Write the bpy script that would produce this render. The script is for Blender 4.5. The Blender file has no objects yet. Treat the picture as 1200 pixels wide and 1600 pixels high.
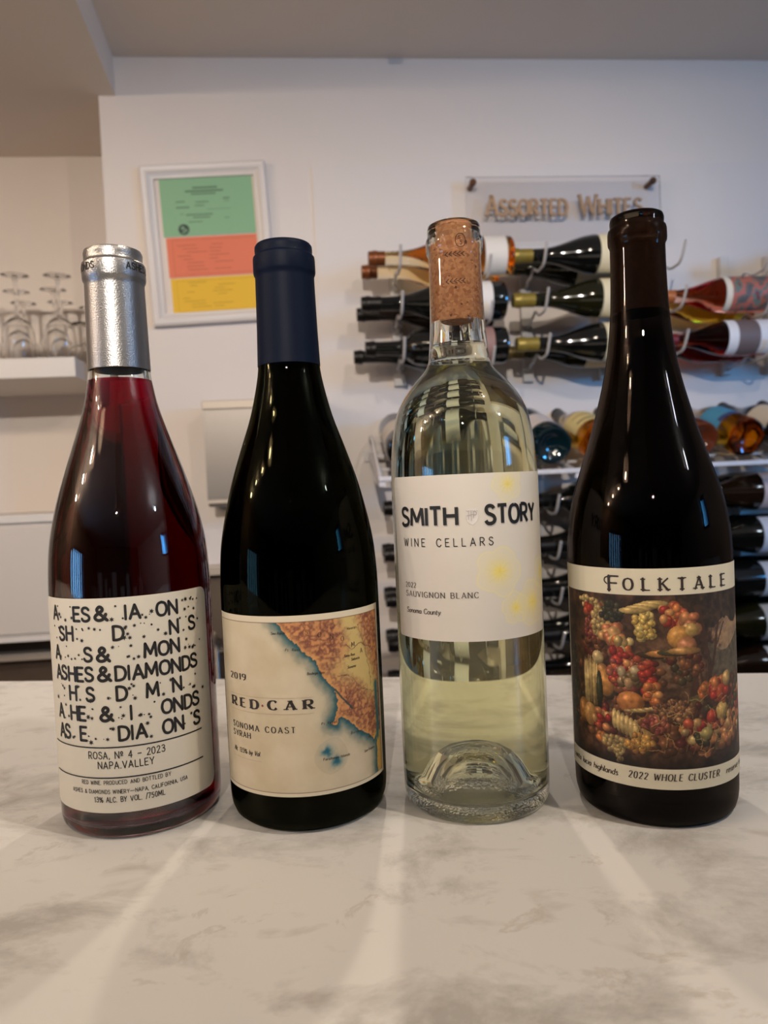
import bpy, bmesh, math, random
import numpy as np
from math import sin, cos, pi, radians, sqrt, atan2, hypot
from mathutils import Vector, Matrix
random.seed(7)
rng = np.random.default_rng(5)
scn = bpy.context.scene
COL = scn.collection

# ---------------------------------------------------------------- camera
F = 1150.0
CAM = Vector((0, 0, .16))
cd = bpy.data.cameras.new('camera'); cam = bpy.data.objects.new('camera', cd); COL.objects.link(cam)
cd.sensor_fit = 'VERTICAL'; cd.sensor_height = 36; cd.sensor_width = 27; cd.lens = F / 1600 * 36
cam.location = CAM
_p, _r = radians(2.0), radians(2.6)
fw = Vector((0, cos(_p), -sin(_p))); rt0 = Vector((1, 0, 0)); up0 = rt0.cross(fw)
rt = rt0 * cos(_r) - up0 * sin(_r); up = up0 * cos(_r) + rt0 * sin(_r)
cam.matrix_world = Matrix.Translation(CAM) @ Matrix((rt, up, -fw)).transposed().to_4x4()
cd.clip_start = .01; cd.clip_end = 60
cd.dof.use_dof = True; cd.dof.focus_distance = .345; cd.dof.aperture_fstop = 13
scn.camera = cam

# ---------------------------------------------------------------- view, world, light
vs = scn.view_settings
scn.display_settings.display_device = 'sRGB'
vs.view_transform = 'Standard'; vs.look = 'None'; vs.gamma = 1; vs.use_curve_mapping = False
vs.exposure = 0.0
cy = scn.cycles
cy.max_bounces = 18; cy.transmission_bounces = 16; cy.glossy_bounces = 8; cy.diffuse_bounces = 4
cy.transparent_max_bounces = 12; cy.blur_glossy = 1.0; cy.sample_clamp_indirect = 6
cy.use_denoising = True; cy.caustics_reflective = True; cy.caustics_refractive = True

wd = bpy.data.worlds.new('evening_sky'); scn.world = wd; wd.use_nodes = True
bg = wd.node_tree.nodes['Background']; bg.inputs[0].default_value = (.10, .28, .75, 1); bg.inputs[1].default_value = .8

def light(kind, name, loc, energy, color, size=.05, aim=None, **k):
    l = bpy.data.lights.new(name, kind); l.energy = energy; l.color = color
    if kind == 'AREA':
        l.shape = 'RECTANGLE'; l.size = size; l.size_y = k.get('sy', size)
        if 'spread' in k: l.spread = k['spread']
    else: l.shadow_soft_size = size
    if kind == 'SPOT': l.spot_size = radians(k.get('angle', 90)); l.spot_blend = k.get('blend', .6)
    o = bpy.data.objects.new(name, l); COL.objects.link(o); o.location = loc
    if aim is not None:
        o.rotation_euler = (Vector(aim) - Vector(loc)).to_track_quat('-Z', 'Y').to_euler()
    return o
WARM = (1, .80, .60); BLUE = (.30, .58, 1.0)
# daylight coming in through the two windows (they stand outside the glassless openings)
light('AREA', 'window_daylight', (2.72, -.50, .60), 10, (.08, .42, 1), .55, (.95, 1.68, .25), sy=.55, spread=radians(70))
light('AREA', 'window_daylight', (-2.75, -1.0, -.1), 24, (.22, .55, 1), 1.0, (0, -.6, -.1), sy=1.2)

# ---------------------------------------------------------------- materials
MATS = {}
def lin(c):
    return tuple(((v / 255) / 12.92 if v / 255 <= .04045 else ((v / 255 + .055) / 1.055) ** 2.4) for v in c)
def S_(bsdf, name, v):
    if name in bsdf.inputs: bsdf.inputs[name].default_value = v
def mat(name, color=(200, 200, 200), rough=.5, metal=0, trans=0, ior=1.5, bump=0, bscale=60, var=0, vscale=8, coat=0, emit=None, estr=0, spec=.5, vcol=False, voro=None):
    if name in MATS: return MATS[name]
    m = bpy.data.materials.new(name); m.use_nodes = True; nt = m.node_tree; b = nt.nodes['Principled BSDF']
    c = lin(color) + (1,)
    S_(b, 'Base Color', c); S_(b, 'Roughness', rough); S_(b, 'Metallic', metal); S_(b, 'Transmission Weight', trans)
    S_(b, 'IOR', ior); S_(b, 'Coat Weight', coat); S_(b, 'Specular IOR Level', spec)
    if emit: S_(b, 'Emission Color', lin(emit) + (1,)); S_(b, 'Emission Strength', estr)
    tc = nt.nodes.new('ShaderNodeTexCoord')
    if var:
        n = nt.nodes.new('ShaderNodeTexNoise'); n.inputs['Scale'].default_value = vscale; n.inputs['Detail'].default_value = 5
        r = nt.nodes.new('ShaderNodeValToRGB'); lo = [v * (1 - var) for v in c[:3]]; hi = [min(1, v * (1 + var)) for v in c[:3]]
        r.color_ramp.elements[0].position = .3; r.color_ramp.elements[1].position = .7
        r.color_ramp.elements[0].color = (*lo, 1); r.color_ramp.elements[1].color = (*hi, 1)
        nt.links.new(tc.outputs['Object'], n.inputs['Vector']); nt.links.new(n.outputs['Fac'], r.inputs[0]); nt.links.new(r.outputs[0], b.inputs['Base Color'])
    if bump:
        n2 = nt.nodes.new('ShaderNodeTexNoise'); n2.inputs['Scale'].default_value = bscale; n2.inputs['Detail'].default_value = 3
        bp = nt.nodes.new('ShaderNodeBump'); bp.inputs['Strength'].default_value = bump; bp.inputs['Distance'].default_value = .002
        nt.links.new(tc.outputs['Object'], n2.inputs['Vector']); nt.links.new(n2.outputs['Fac'], bp.inputs['Height']); nt.links.new(bp.outputs[0], b.inputs['Normal'])
    if vcol:
        a = nt.nodes.new('ShaderNodeAttribute'); a.attribute_name = 'Col'; nt.links.new(a.outputs['Color'], b.inputs['Base Color'])
    MATS[name] = m; return m
def glass(name, color=(1, 1, 1), ior=1.5, rough=0, absorb=None, density=0, stipple=0):
    if name in MATS: return MATS[name]
    m = bpy.data.materials.new(name); m.use_nodes = True; nt = m.node_tree; nt.nodes.remove(nt.nodes['Principled BSDF'])
    g = nt.nodes.new('ShaderNodeBsdfGlass'); g.inputs['Color'].default_value = (*color, 1); g.inputs['IOR'].default_value = ior; g.inputs['Roughness'].default_value = rough
    out = nt.nodes['Material Output']; nt.links.new(g.outputs[0], out.inputs['Surface'])
    if absorb:
        v = nt.nodes.new('ShaderNodeVolumeAbsorption'); v.inputs['Color'].default_value = (*absorb, 1); v.inputs['Density'].default_value = density
        nt.links.new(v.outputs[0], out.inputs['Volume'])
    if stipple:
        tc = nt.nodes.new('ShaderNodeTexCoord'); n = nt.nodes.new('ShaderNodeTexVoronoi'); n.inputs['Scale'].default_value = stipple
        bp = nt.nodes.new('ShaderNodeBump'); bp.inputs['Strength'].default_value = .3; bp.inputs['Distance'].default_value = .0008
        nt.links.new(tc.outputs['Object'], n.inputs['Vector']); nt.links.new(n.outputs['Distance'], bp.inputs['Height']); nt.links.new(bp.outputs[0], g.inputs['Normal'])
    MATS[name] = m; return m

def clear_sheet(name):
    m = bpy.data.materials.new(name); m.use_nodes = True; nt = m.node_tree; nt.nodes.remove(nt.nodes['Principled BSDF'])
    t = nt.nodes.new('ShaderNodeBsdfTransparent'); t.inputs[0].default_value = (.975, .975, .985, 1); g_ = nt.nodes.new('ShaderNodeBsdfGlossy'); g_.inputs['Roughness'].default_value = .03
    f = nt.nodes.new('ShaderNodeFresnel'); f.inputs[0].default_value = 1.45; x = nt.nodes.new('ShaderNodeMixShader')
    nt.links.new(f.outputs[0], x.inputs[0]); nt.links.new(t.outputs[0], x.inputs[1]); nt.links.new(g_.outputs[0], x.inputs[2]); nt.links.new(x.outputs[0], nt.nodes['Material Output'].inputs['Surface']); return m

def marble_mat():
    m = bpy.data.materials.new('marble'); m.use_nodes = True; nt = m.node_tree; N = nt.nodes; L = nt.links; b = N['Principled BSDF']
    S_(b, 'Roughness', .34); S_(b, 'Specular IOR Level', .4)
    tc = N.new('ShaderNodeTexCoord'); mp = N.new('ShaderNodeMapping'); mp.inputs['Rotation'].default_value = (0, 0, .35); mp.inputs['Scale'].default_value = (1, 1.5, 1)
    L.new(tc.outputs['Object'], mp.inputs[0])
    n1 = N.new('ShaderNodeTexNoise'); n1.inputs['Scale'].default_value = 15; n1.inputs['Detail'].default_value = 8; n1.inputs['Roughness'].default_value = .68; n1.inputs['Distortion'].default_value = .35
    r1 = N.new('ShaderNodeValToRGB'); e = r1.color_ramp.elements
    e[0].position = .34; e[0].color = (*lin((184, 180, 174)), 1); e[1].position = .50; e[1].color = (*lin((224, 221, 216)), 1)
    L.new(mp.outputs[0], n1.inputs[0]); L.new(n1.outputs['Fac'], r1.inputs[0])
    n2 = N.new('ShaderNodeTexNoise'); n2.inputs['Scale'].default_value = 24; n2.inputs['Detail'].default_value = 8; n2.inputs['Distortion'].default_value = .7; n2.inputs['Roughness'].default_value = .65
    r2 = N.new('ShaderNodeValToRGB'); r2.color_ramp.elements[0].position = .0; r2.color_ramp.elements[0].color = (0, 0, 0, 1)
    e = r2.color_ramp.elements; e[1].position = .62; e[1].color = (0, 0, 0, 1); q = e.new(.655); q.color = (.3, .3, .3, 1); q = e.new(.7); q.color = (0, 0, 0, 1)
    L.new(mp.outputs[0], n2.inputs[0]); L.new(n2.outputs['Fac'], r2.inputs[0])
    n3 = N.new('ShaderNodeTexNoise'); n3.inputs['Scale'].default_value = 34; n3.inputs['Detail'].default_value = 8; n3.inputs['Distortion'].default_value = .3
    r3 = N.new('ShaderNodeValToRGB'); e = r3.color_ramp.elements; e[0].position = .60; e[0].color = (0, 0, 0, 1); e[1].position = .74; e[1].color = (.5, .5, .5, 1)
    L.new(mp.outputs[0], n3.inputs[0]); L.new(n3.outputs['Fac'], r3.inputs[0])
    mx = N.new('ShaderNodeMix'); mx.data_type = 'RGBA'; mx.inputs['B'].default_value = (*lin((164, 148, 132)), 1)
    L.new(r2.outputs[0], mx.inputs['Factor']); L.new(r1.outputs[0], mx.inputs['A'])
    mx2 = N.new('ShaderNodeMix'); mx2.data_type = 'RGBA'; mx2.inputs['B'].default_value = (*lin((172, 160, 150)), 1)
    L.new(r3.outputs[0], mx2.inputs['Factor']); L.new(mx.outputs['Result'], mx2.inputs['A']); L.new(mx2.outputs['Result'], b.inputs['Base Color'])
    return m
def cork_mat():
    m = bpy.data.materials.new('cork'); m.use_nodes = True; nt = m.node_tree; N = nt.nodes; L = nt.links; b = N['Principled BSDF']; S_(b, 'Roughness', .85)
    tc = N.new('ShaderNodeTexCoord'); v = N.new('ShaderNodeTexVoronoi'); v.inputs['Scale'].default_value = 700
    r = N.new('ShaderNodeValToRGB'); e = r.color_ramp.elements; e[0].position = 0; e[0].color = (*lin((150, 88, 52)), 1); e[1].position = 1; e[1].color = (*lin((206, 150, 106)), 1)
    L.new(tc.outputs['Object'], v.inputs['Vector']); L.new(v.outputs['Color'], r.inputs[0])
    n = N.new('ShaderNodeTexNoise'); n.inputs['Scale'].default_value = 420; n.inputs['Detail'].default_value = 2; r2 = N.new('ShaderNodeValToRGB'); e = r2.color_ramp.elements; e[0].position = .66; e[1].position = .72
    L.new(tc.outputs['Object'], n.inputs['Vector']); L.new(n.outputs['Fac'], r2.inputs[0])
    mx = N.new('ShaderNodeMix'); mx.data_type = 'RGBA'; mx.inputs['B'].default_value = (*lin((96, 50, 30)), 1)
    L.new(r2.outputs[0], mx.inputs['Factor']); L.new(r.outputs[0], mx.inputs['A']); L.new(mx.outputs['Result'], b.inputs['Base Color']); return m

WALL = mat('wall_paint', (214, 204, 196), .75, bump=.06, bscale=90, var=.015, vscale=3)
CEIL = mat('ceiling_paint', (222, 210, 198), .8, bump=.05, bscale=70)
WHITE = mat('white_enamel', (216, 210, 204), .35)
INK = mat('black_ink', (16, 14, 14), .55)
STEEL = mat('brushed_steel', (150, 142, 134), .45, metal=.6, bump=.05, bscale=200)
DARKW = mat('dark_wood', (58, 42, 34), .5, var=.3, vscale=5)
CORK = cork_mat()

# ---------------------------------------------------------------- mesh helpers
def link(name, me, m=None, parent=None, smooth=True, mw=None):
    o = bpy.data.objects.new(name, me); COL.objects.link(o)
    if m: me.materials.append(m)
    if smooth:
        me.polygons.foreach_set('use_smooth', [True] * len(me.polygons))
    if parent: o.parent = parent
    if mw is not None: o.matrix_local = mw
    return o
def mesh(name, V, Fc, m=None, parent=None, smooth=False):
    me = bpy.data.meshes.new(name); me.from_pydata([tuple(v) for v in V], [], [tuple(f) for f in Fc]); me.update()
    return link(name, me, m, parent, smooth)
def auto(o, deg=40):
    me = o.data
    ed = me.attributes.get('sharp_edge') or me.attributes.new('sharp_edge', 'BOOLEAN', 'EDGE')
    bm = bmesh.new(); bm.from_mesh(me); bm.edges.ensure_lookup_table()
    fl = [bool(len(e.link_faces) == 2 and e.calc_face_angle(0) > radians(deg)) for e in bm.edges]; bm.free()
    me.attributes['sharp_edge'].data.foreach_set('value', fl)
    return o
def thing(name, label, cat, loc=(0, 0, 0), group=None, mw=None):
    o = bpy.data.objects.new(name, None); COL.objects.link(o); o.location = loc; o.empty_display_size = .02
    if mw is not None: o.matrix_world = mw
    tag(o, label, cat, group); return o
def tag(o, label, cat, group=None):
    o['label'] = label; o['category'] = cat
    if group: o['group'] = group
    return o
def boxes(name, specs, m, parent=None, bev=0.0, kind=None):
    """each spec: x0,x1,y0,y1,z0,z1 ; one mesh"""
    bm = bmesh.new()
    for (x0, x1, y0, y1, z0, z1) in specs:
        r = bmesh.ops.create_cube(bm, size=1)
        for v in r['verts']:
            v.co = Vector(((x0 + x1) / 2 + v.co.x * (x1 - x0), (y0 + y1) / 2 + v.co.y * (y1 - y0), (z0 + z1) / 2 + v.co.z * (z1 - z0)))
    if bev: bmesh.ops.bevel(bm, geom=bm.edges[:], offset=bev, segments=2, affect='EDGES', profile=.6)
    me = bpy.data.meshes.new(name); bm.to_mesh(me); bm.free(); me.materials.append(m)
    o = bpy.data.objects.new(name, me); COL.objects.link(o)
    if parent: o.parent = parent
    if kind: o['kind'] = kind
    return o
def lathe(name, prof, m, parent=None, seg=96, deg=50, loc=None):
    """prof: list of (r, z) ; r==0 closes with a pole"""
    V = []; Fc = []; rings = []
    for (r, z) in prof:
        if r < 1e-7: rings.append([len(V)]); V.append((0, 0, z))
        else:
            rings.append(list(range(len(V), len(V) + seg)))
            for k in range(seg): a = 2 * pi * k / seg; V.append((r * cos(a), r * sin(a), z))
    for A, B in zip(rings[:-1], rings[1:]):
        if len(A) == 1 and len(B) == 1: continue
        for k in range(seg):
            k2 = (k + 1) % seg
            if len(A) == 1: Fc.append((A[0], B[k2], B[k]))
            elif len(B) == 1: Fc.append((A[k], A[k2], B[0]))
            else: Fc.append((A[k], A[k2], B[k2], B[k]))
    me = bpy.data.meshes.new(name); me.from_pydata(V, [], Fc); me.update()
    o = link(name, me, m, parent, True)
    if loc: o.location = loc
    # profile runs bottom centre -> outside -> top : normals outward
    bm = bmesh.new(); bm.from_mesh(me); bmesh.ops.recalc_face_normals(bm, faces=bm.faces[:]); bm.to_mesh(me); bm.free()
    return auto(o, deg)
def spl(pts, n=8):
    """Catmull-Rom through 2-D/3-D points"""
    P = [Vector(p) for p in pts]; out = []
    for i in range(len(P) - 1):
        p0 = P[i - 1] if i else P[i] * 2 - P[i + 1]; p1 = P[i]; p2 = P[i + 1]; p3 = P[i + 2] if i + 2 < len(P) else P[i + 1] * 2 - P[i]
        for k in range(n):
            t = k / n
            out.append(.5 * ((2 * p1) + (p2 - p0) * t + (2 * p0 - 5 * p1 + 4 * p2 - p3) * t * t + (3 * p1 - p0 - 3 * p2 + p3) * t ** 3))
    out.append(P[-1]); return out
def tube(name, pts, r, m, parent=None, seg=8):
    P = [Vector(p) for p in pts]; V = []; Fc = []; n = len(P)
    for i, p in enumerate(P):
        t = (P[min(i + 1, n - 1)] - P[max(i - 1, 0)]).normalized()
        a = Vector((0, 0, 1)) if abs(t.z) < .9 else Vector((1, 0, 0))
        u = t.cross(a).normalized(); v = t.cross(u).normalized()
        rr = r if not isinstance(r, (list, tuple)) else r[i]
        for k in range(seg): an = 2 * pi * k / seg; V.append(p + u * cos(an) * rr + v * sin(an) * rr)
    for i in range(n - 1):
        for k in range(seg): Fc.append((i * seg + k, i * seg + (k + 1) % seg, (i + 1) * seg + (k + 1) % seg, (i + 1) * seg + k))
    V.append(P[0]); V.append(P[-1]); a = len(V) - 2
    for k in range(seg):
        Fc.append((a, (k + 1) % seg, k)); Fc.append((a + 1, (n - 1) * seg + k, (n - 1) * seg + (k + 1) % seg))
    return auto(mesh(name, V, Fc, m, parent, True), 50)

# ---------------------------------------------------------------- stroke lettering
G = {}
def g(ch, w, s): G[ch] = (w / 100, s)
g('A', 64, "0 0 32 100;32 100 64 0;11 33 53 33"); g('B', 54, "0 0 0 100;~0 100 26 100 42 94 47 77 42 59 26 53 0 53;~26 53 46 46 54 27 46 7 26 0 0 0")
g('C', 62, "~62 80 50 96 34 100 12 88 0 50 12 12 34 0 50 4 62 20"); g('D', 60, "0 0 0 100;~0 100 22 100 48 88 60 50 48 12 22 0 0 0")
g('E', 48, "0 0 0 100;0 100 48 100;0 52 40 52;0 0 48 0"); g('F', 46, "0 0 0 100;0 100 46 100;0 52 38 52")
g('G', 66, "~62 82 50 96 34 100 12 88 0 50 12 12 34 0 52 5 64 18;64 18 64 45;40 45 66 45"); g('H', 60, "0 0 0 100;60 0 60 100;0 52 60 52")
g('I', 2, "1 0 1 100"); g('K', 58, "0 0 0 100;56 100 0 42;18 56 58 0"); g('L', 46, "0 100 0 0;0 0 46 0")
g('M', 78, "0 0 6 100;6 100 39 20;39 20 72 100;72 100 78 0"); g('N', 62, "0 0 0 100;0 100 62 0;62 0 62 100")
g('O', 68, "o34 100 10 88 0 50 10 12 34 0 58 12 68 50 58 88 34 100"); g('P', 52, "0 0 0 100;~0 100 28 100 46 92 52 74 46 55 28 47 0 47")
g('R', 56, "0 0 0 100;~0 100 28 100 46 92 52 74 46 55 28 47 0 47;24 47 56 0")
g('S', 54, "~50 84 42 95 27 100 10 94 4 77 12 60 28 52 46 42 54 25 46 7 27 0 9 4 0 18"); g('T', 58, "29 0 29 100;0 100 58 100")
g('U', 60, "~0 100 0 40 8 10 30 0 52 10 60 40 60 100"); g('V', 62, "0 100 31 0;31 0 62 100"); g('W', 92, "0 100 23 0;23 0 46 90;46 90 69 0;69 0 92 100"); g('Y', 60, "0 100 30 46;60 100 30 46;30 46 30 0")
g('Z', 54, "0 100 54 100;54 100 0 0;0 0 54 0")
g('0', 50, "o25 100 6 88 0 50 6 12 25 0 44 12 50 50 44 88 25 100"); g('1', 26, "6 82 20 100;20 100 20 0"); g('2', 50, "~2 80 12 96 26 100 44 92 46 74 32 44 0 0;0 0 50 0")
g('3', 50, "~2 90 22 100 44 90 44 68 18 53;~18 53 42 48 50 28 42 6 22 0 0 12"); g('4', 52, "38 0 38 100;38 100 0 30;0 30 52 30"); g('5', 50, "46 100 8 100;8 100 5 56;~5 56 24 64 46 52 50 30 40 6 20 0 0 10")
g('7', 50, "0 100 50 100;50 100 16 0"); g('9', 50, "o25 100 6 90 1 70 7 52 25 45 43 54 48 72 43 92 25 100;~48 72 45 38 32 10 10 0")
g('%', 90, "o16 98 2 84 2 66 16 52 30 66 30 84 16 98;o72 46 58 32 58 16 72 0 86 16 86 32 72 46;70 100 18 0"); g('.', 4, "1 0 3 5"); g(',', 6, "5 6 0 -14"); g('/', 34, "0 -10 34 108")
g('-', 50, "0 45 50 45"); g('_', 110, "0 45 110 45"); g('º', 30, "o15 100 2 88 2 66 15 54 28 66 28 88 15 100;0 38 30 38"); g(' ', 34, "")
g('&', 66, "~66 0 44 28 20 58 13 80 26 99 40 90 41 72 24 54 6 38 0 20 10 3 28 0 46 12 60 44"); g("'", 4, "2 100 0 80"); g('·', 14, "o7 56 2 50 7 44 12 50 7 56")
g('a', 44, "o22 60 5 48 0 30 5 8 22 0 38 8 44 30 38 50 22 60;44 60 44 0"); g('b', 44, "0 100 0 0;o22 60 5 50 0 30 5 8 22 0 38 8 44 30 38 50 22 60")
g('c', 40, "~40 50 22 60 5 50 0 30 5 8 22 0 40 10"); g('d', 44, "44 100 44 0;o22 60 5 48 0 30 5 8 22 0 38 8 44 30 38 50 22 60"); g('e', 42, "0 32 42 32;~42 32 38 52 22 60 5 50 0 30 5 8 22 0 40 10")
g('g', 44, "o22 60 5 48 0 30 5 8 22 0 38 8 44 30 38 50 22 60;~44 60 44 -10 32 -28 14 -30 2 -22"); g('h', 40, "0 0 0 100;~0 40 10 56 24 60 38 52 40 34 40 0"); g('i', 4, "2 0 2 60;2 78 2 84")
g('l', 2, "1 0 1 100"); g('m', 66, "0 0 0 60;~0 40 8 56 20 60 30 54 33 36 33 0;~33 40 41 56 52 60 62 54 66 36 66 0"); g('n', 40, "0 0 0 60;~0 40 10 56 24 60 38 52 40 34 40 0")
g('o', 44, "o22 60 5 48 0 30 5 8 22 0 38 8 44 30 38 50 22 60"); g('r', 26, "0 0 0 60;~0 36 8 54 26 60"); g('s', 32, "~30 50 16 60 3 52 6 38 24 26 32 14 18 0 0 8"); g('t', 26, "~10 85 10 10 20 0 28 4;0 60 26 60")
g('u', 40, "~0 60 0 22 8 3 20 0 32 6 40 22;40 60 40 0"); g('v', 40, "0 60 20 0;20 0 40 60"); g('y', 42, "0 60 21 2;~42 60 22 0 10 -26 -2 -28"); g('V ', 62, "")
def glyph(ch):
    w, s = G[ch]; out = []
    for t in s.split(';'):
        if not t: continue
        c = t[0] in '~o'; v = [float(x) / 100 for x in (t[1:] if c else t).split()]
        p = list(zip(v[::2], v[1::2]))
        out.append(([tuple(q) for q in spl(p, 4)] if c else p, c))
    return w, out
def ribbon(pts, wf, polys, rnd, sub):
    P = [pts[0]]
    for a, b in zip(pts[:-1], pts[1:]):
        n = max(1, int(hypot(b[0] - a[0], b[1] - a[1]) / sub))
        for k in range(1, n + 1): P.append((a[0] + (b[0] - a[0]) * k / n, a[1] + (b[1] - a[1]) * k / n))
    n = len(P)
    if n < 2: return
    L = []
    for i in range(n):
        a = P[max(i - 1, 0)]; b = P[min(i + 1, n - 1)]; dx = b[0] - a[0]; dy = b[1] - a[1]; l = hypot(dx, dy) or 1e-9
        w = wf(dx / l, dy / l) / 2; L.append((P[i][0] - dy / l * w, P[i][1] + dx / l * w, P[i][0] + dy / l * w, P[i][1] - dx / l * w, w))
    for i in range(n - 1):
        a, b = L[i], L[i + 1]; polys.append([(a[0], a[1]), (a[2], a[3]), (b[2], b[3]), (b[0], b[1])])
    if rnd:
        for q, w in ((P[0], L[0][4]), (P[-1], L[-1][4])):
            polys.append([(q[0] + w * cos(k * pi / 4), q[1] + w * sin(k * pi / 4)) for k in range(8)])
MARKS = []
def text(polys, s, x0, y0, h, width=None, weight=.14, contrast=0, serif=0, gap=.28, slant=0, rnd=True, sub=.002, smallcap=0, jit=0, xs=1.0, xcent=None):
    """lay glyphs as polygons in surface metres"""
    adv = 0; items = []
    for i, ch in enumerate(s):
        hh = 1.0
        if smallcap and ch.islower(): ch = ch.upper(); hh = smallcap
        w, st = glyph(ch); items.append((adv, hh, st)); adv += w * hh + gap
    tot = (adv - gap) * h; k = xs if width is None else width / tot
    if width is not None and len(s) > 1:
        n = len(s) - 1; wg = adv - gap * (n + 1); k2 = min(max(k, .8), 1.5 if contrast > .7 else 1.12); g2 = (width / h - wg * k2) / n
        if g2 > .10:
            items = [(a - i * gap + i * g2 / k2, hh, st) for i, (a, hh, st) in enumerate(items)]; k = k2; tot = width / k
    if xcent is not None: x0 = xcent - tot * k / 2
    MARKS.clear()
    for a, hh, st in items:
        MARKS.append(len(polys))
        jx = random.uniform(-jit, jit) * h; jy = random.uniform(-jit, jit) * h
        for pts, curved in st:
            Q = [(x0 + (a + p[0] * hh) * h * k + slant * p[1] * hh * h + jx, y0 + p[1] * hh * h + jy) for p in pts]
            W = weight * h
            if contrast:
                def wf(dx, dy, W=W):
                    v = abs(dy) ** 1.5
                    if abs(dx) > .2 and dx * dy > 0 and not curved: v *= .35
                    return W * ((1 - contrast) + contrast * v)
            else: wf = lambda dx, dy, W=W: W
            ribbon(Q, wf, polys, rnd, sub)
            if serif and not curved:
                for e, o_ in ((0, 1), (-1, -2)):
                    p, q = pts[e], pts[o_]
                    if abs(p[0] - q[0]) < .9 * abs(p[1] - q[1]) and (abs(p[1]) < .02 or abs(p[1] - 1) < .02 or abs(p[1] - .6) < .02):
                        c = Q[e]; s2 = serif * h * (.8 + W / h)
                        yy = c[1] + (weight * (1 - contrast) * h * .5) * (1 if p[1] < .02 else -1)
                        ribbon([(c[0] - s2, yy), (c[0] + s2, yy)], lambda dx, dy: weight * h * max(.16, (1 - contrast)), polys, False, sub)
    return x0, x0 + tot * k
def star(polys, x, y, r, n=6):
    a0 = random.uniform(0, 1)
    P = []
    for k in range(2 * n): rr = r if k % 2 == 0 else r * .42; P.append((x + rr * cos(a0 + k * pi / n), y + rr * sin(a0 + k * pi / n)))
    for k in range(2 * n): polys.append([(x, y), P[k], P[(k + 1) % (2 * n)]])
def disc(polys, x, y, r, n=10): polys.append([(x + r * cos(2 * pi * k / n), y + r * sin(2 * pi * k / n)) for k in range(n)])
def cyl(R, off=0): return lambda u, z: ((R + off) * sin(u / R), -(R + off) * cos(u / R), z)
def flat(off=0): return lambda u, z: (u, -off, z)
def print_on(name, polys, fn, m, parent):
    V = []; Fc = []
    for p in polys:
        # clockwise flip check
        ar = sum(p[i][0] * p[(i + 1) % len(p)][1] - p[(i + 1) % len(p)][0] * p[i][1] for i in range(len(p)))
        if ar < 0: p = p[::-1]
        Fc.append(tuple(range(len(V), len(V) + len(p)))); V += [fn(*q) for q in p]
    return mesh(name, V, Fc, m, parent)
def sheet(name, fn, u0, u1, z0, z1, nu, nz, m, parent=None, rad=0, colour=None):
    us = np.linspace(u0, u1, nu); cols = []
    if rad:
        k = 6; a = np.linspace(0, pi / 2, k)
        us = np.concatenate([u0 + rad - rad * np.cos(a), np.linspace(u0 + rad, u1 - rad, nu)[1:-1], u1 - rad + rad * np.sin(a)])
    nu = len(us); U = np.zeros((nu, nz)); Z = np.zeros((nu, nz))
    for i, u in enumerate(us):
        d = 0
        if rad:
            x = rad - (u - u0) if u < u0 + rad else (rad - (u1 - u) if u > u1 - rad else 0)
            d = rad - sqrt(max(0, rad * rad - x * x)) if x > 0 else 0
        U[i] = u; Z[i] = np.linspace(z0 + d, z1 - d, nz)
    V = [fn(float(a), float(b)) for a, b in zip(U.ravel(), Z.ravel())]
    Fc = [(i * nz + j, (i + 1) * nz + j, (i + 1) * nz + j + 1, i * nz + j + 1) for i in range(nu - 1) for j in range(nz - 1)]
    me = bpy.data.meshes.new(name); me.from_pydata(V, [], Fc); me.update()
    if colour is not None:
        c = colour(U.ravel(), Z.ravel()); c = np.clip(c, 0, 255) / 255; c = np.where(c <= .04045, c / 12.92, ((c + .055) / 1.055) ** 2.4)
        at = me.color_attributes.new('Col', 'FLOAT_COLOR', 'POINT'); at.data.foreach_set('color', np.concatenate([c, np.ones((len(c), 1))], 1).astype('f').ravel())
    return link(name, me, m, parent, True)

# numpy value noise
_nz = rng.random((256, 256))
def vn(x, y):
    xi = np.floor(x).astype(int); yi = np.floor(y).astype(int); fx = x - xi; fy = y - yi
    fx = fx * fx * (3 - 2 * fx); fy = fy * fy * (3 - 2 * fy); a = lambda i, j: _nz[i % 256, j % 256]
    return (a(xi, yi) * (1 - fx) + a(xi + 1, yi) * fx) * (1 - fy) + (a(xi, yi + 1) * (1 - fx) + a(xi + 1, yi + 1) * fx) * fy
def fbm(x, y, o=4):
    s = 0; a = .5
    for k in range(o): s = s + a * vn(x * 2 ** k + 17 * k, y * 2 ** k + 31 * k); a *= .5
    return s / (1 - .5 ** o)

# ================================================================ ROOM
YAW = radians(5)
Wp = Vector((0, 1.62, 0)); Sd = Vector((cos(YAW), sin(YAW), 0)); Dd = Vector((-sin(YAW), cos(YAW), 0))
def W(s, off, z): return Wp + Sd * s - Dd * off + Vector((0, 0, z))
def WM(s, off, z): return Matrix.Translation(W(s, off, z)) @ Matrix.Rotation(YAW, 4, 'Z')
def struct(o, yawed=True):
    if yawed: o.matrix_world = WM(0, 0, 0)
    o['kind'] = 'structure'; return o
ZC, ZF = 1.083, -1.02
struct(boxes('wall_back', [(-.56, 3.2, 0, .35, ZF, ZC), (-3.2, -.56, .281, .35, ZF, -.35)], WALL))
struct(boxes('wall_recess', [(-3.2, -.56, .281, .35, -.35, ZC)], WALL))
struct(boxes('trim_1', [(-.122, 3.0, -.004, .0005, -.9, .855)], mat('panel_paint', (212, 203, 197), .6)))
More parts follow.
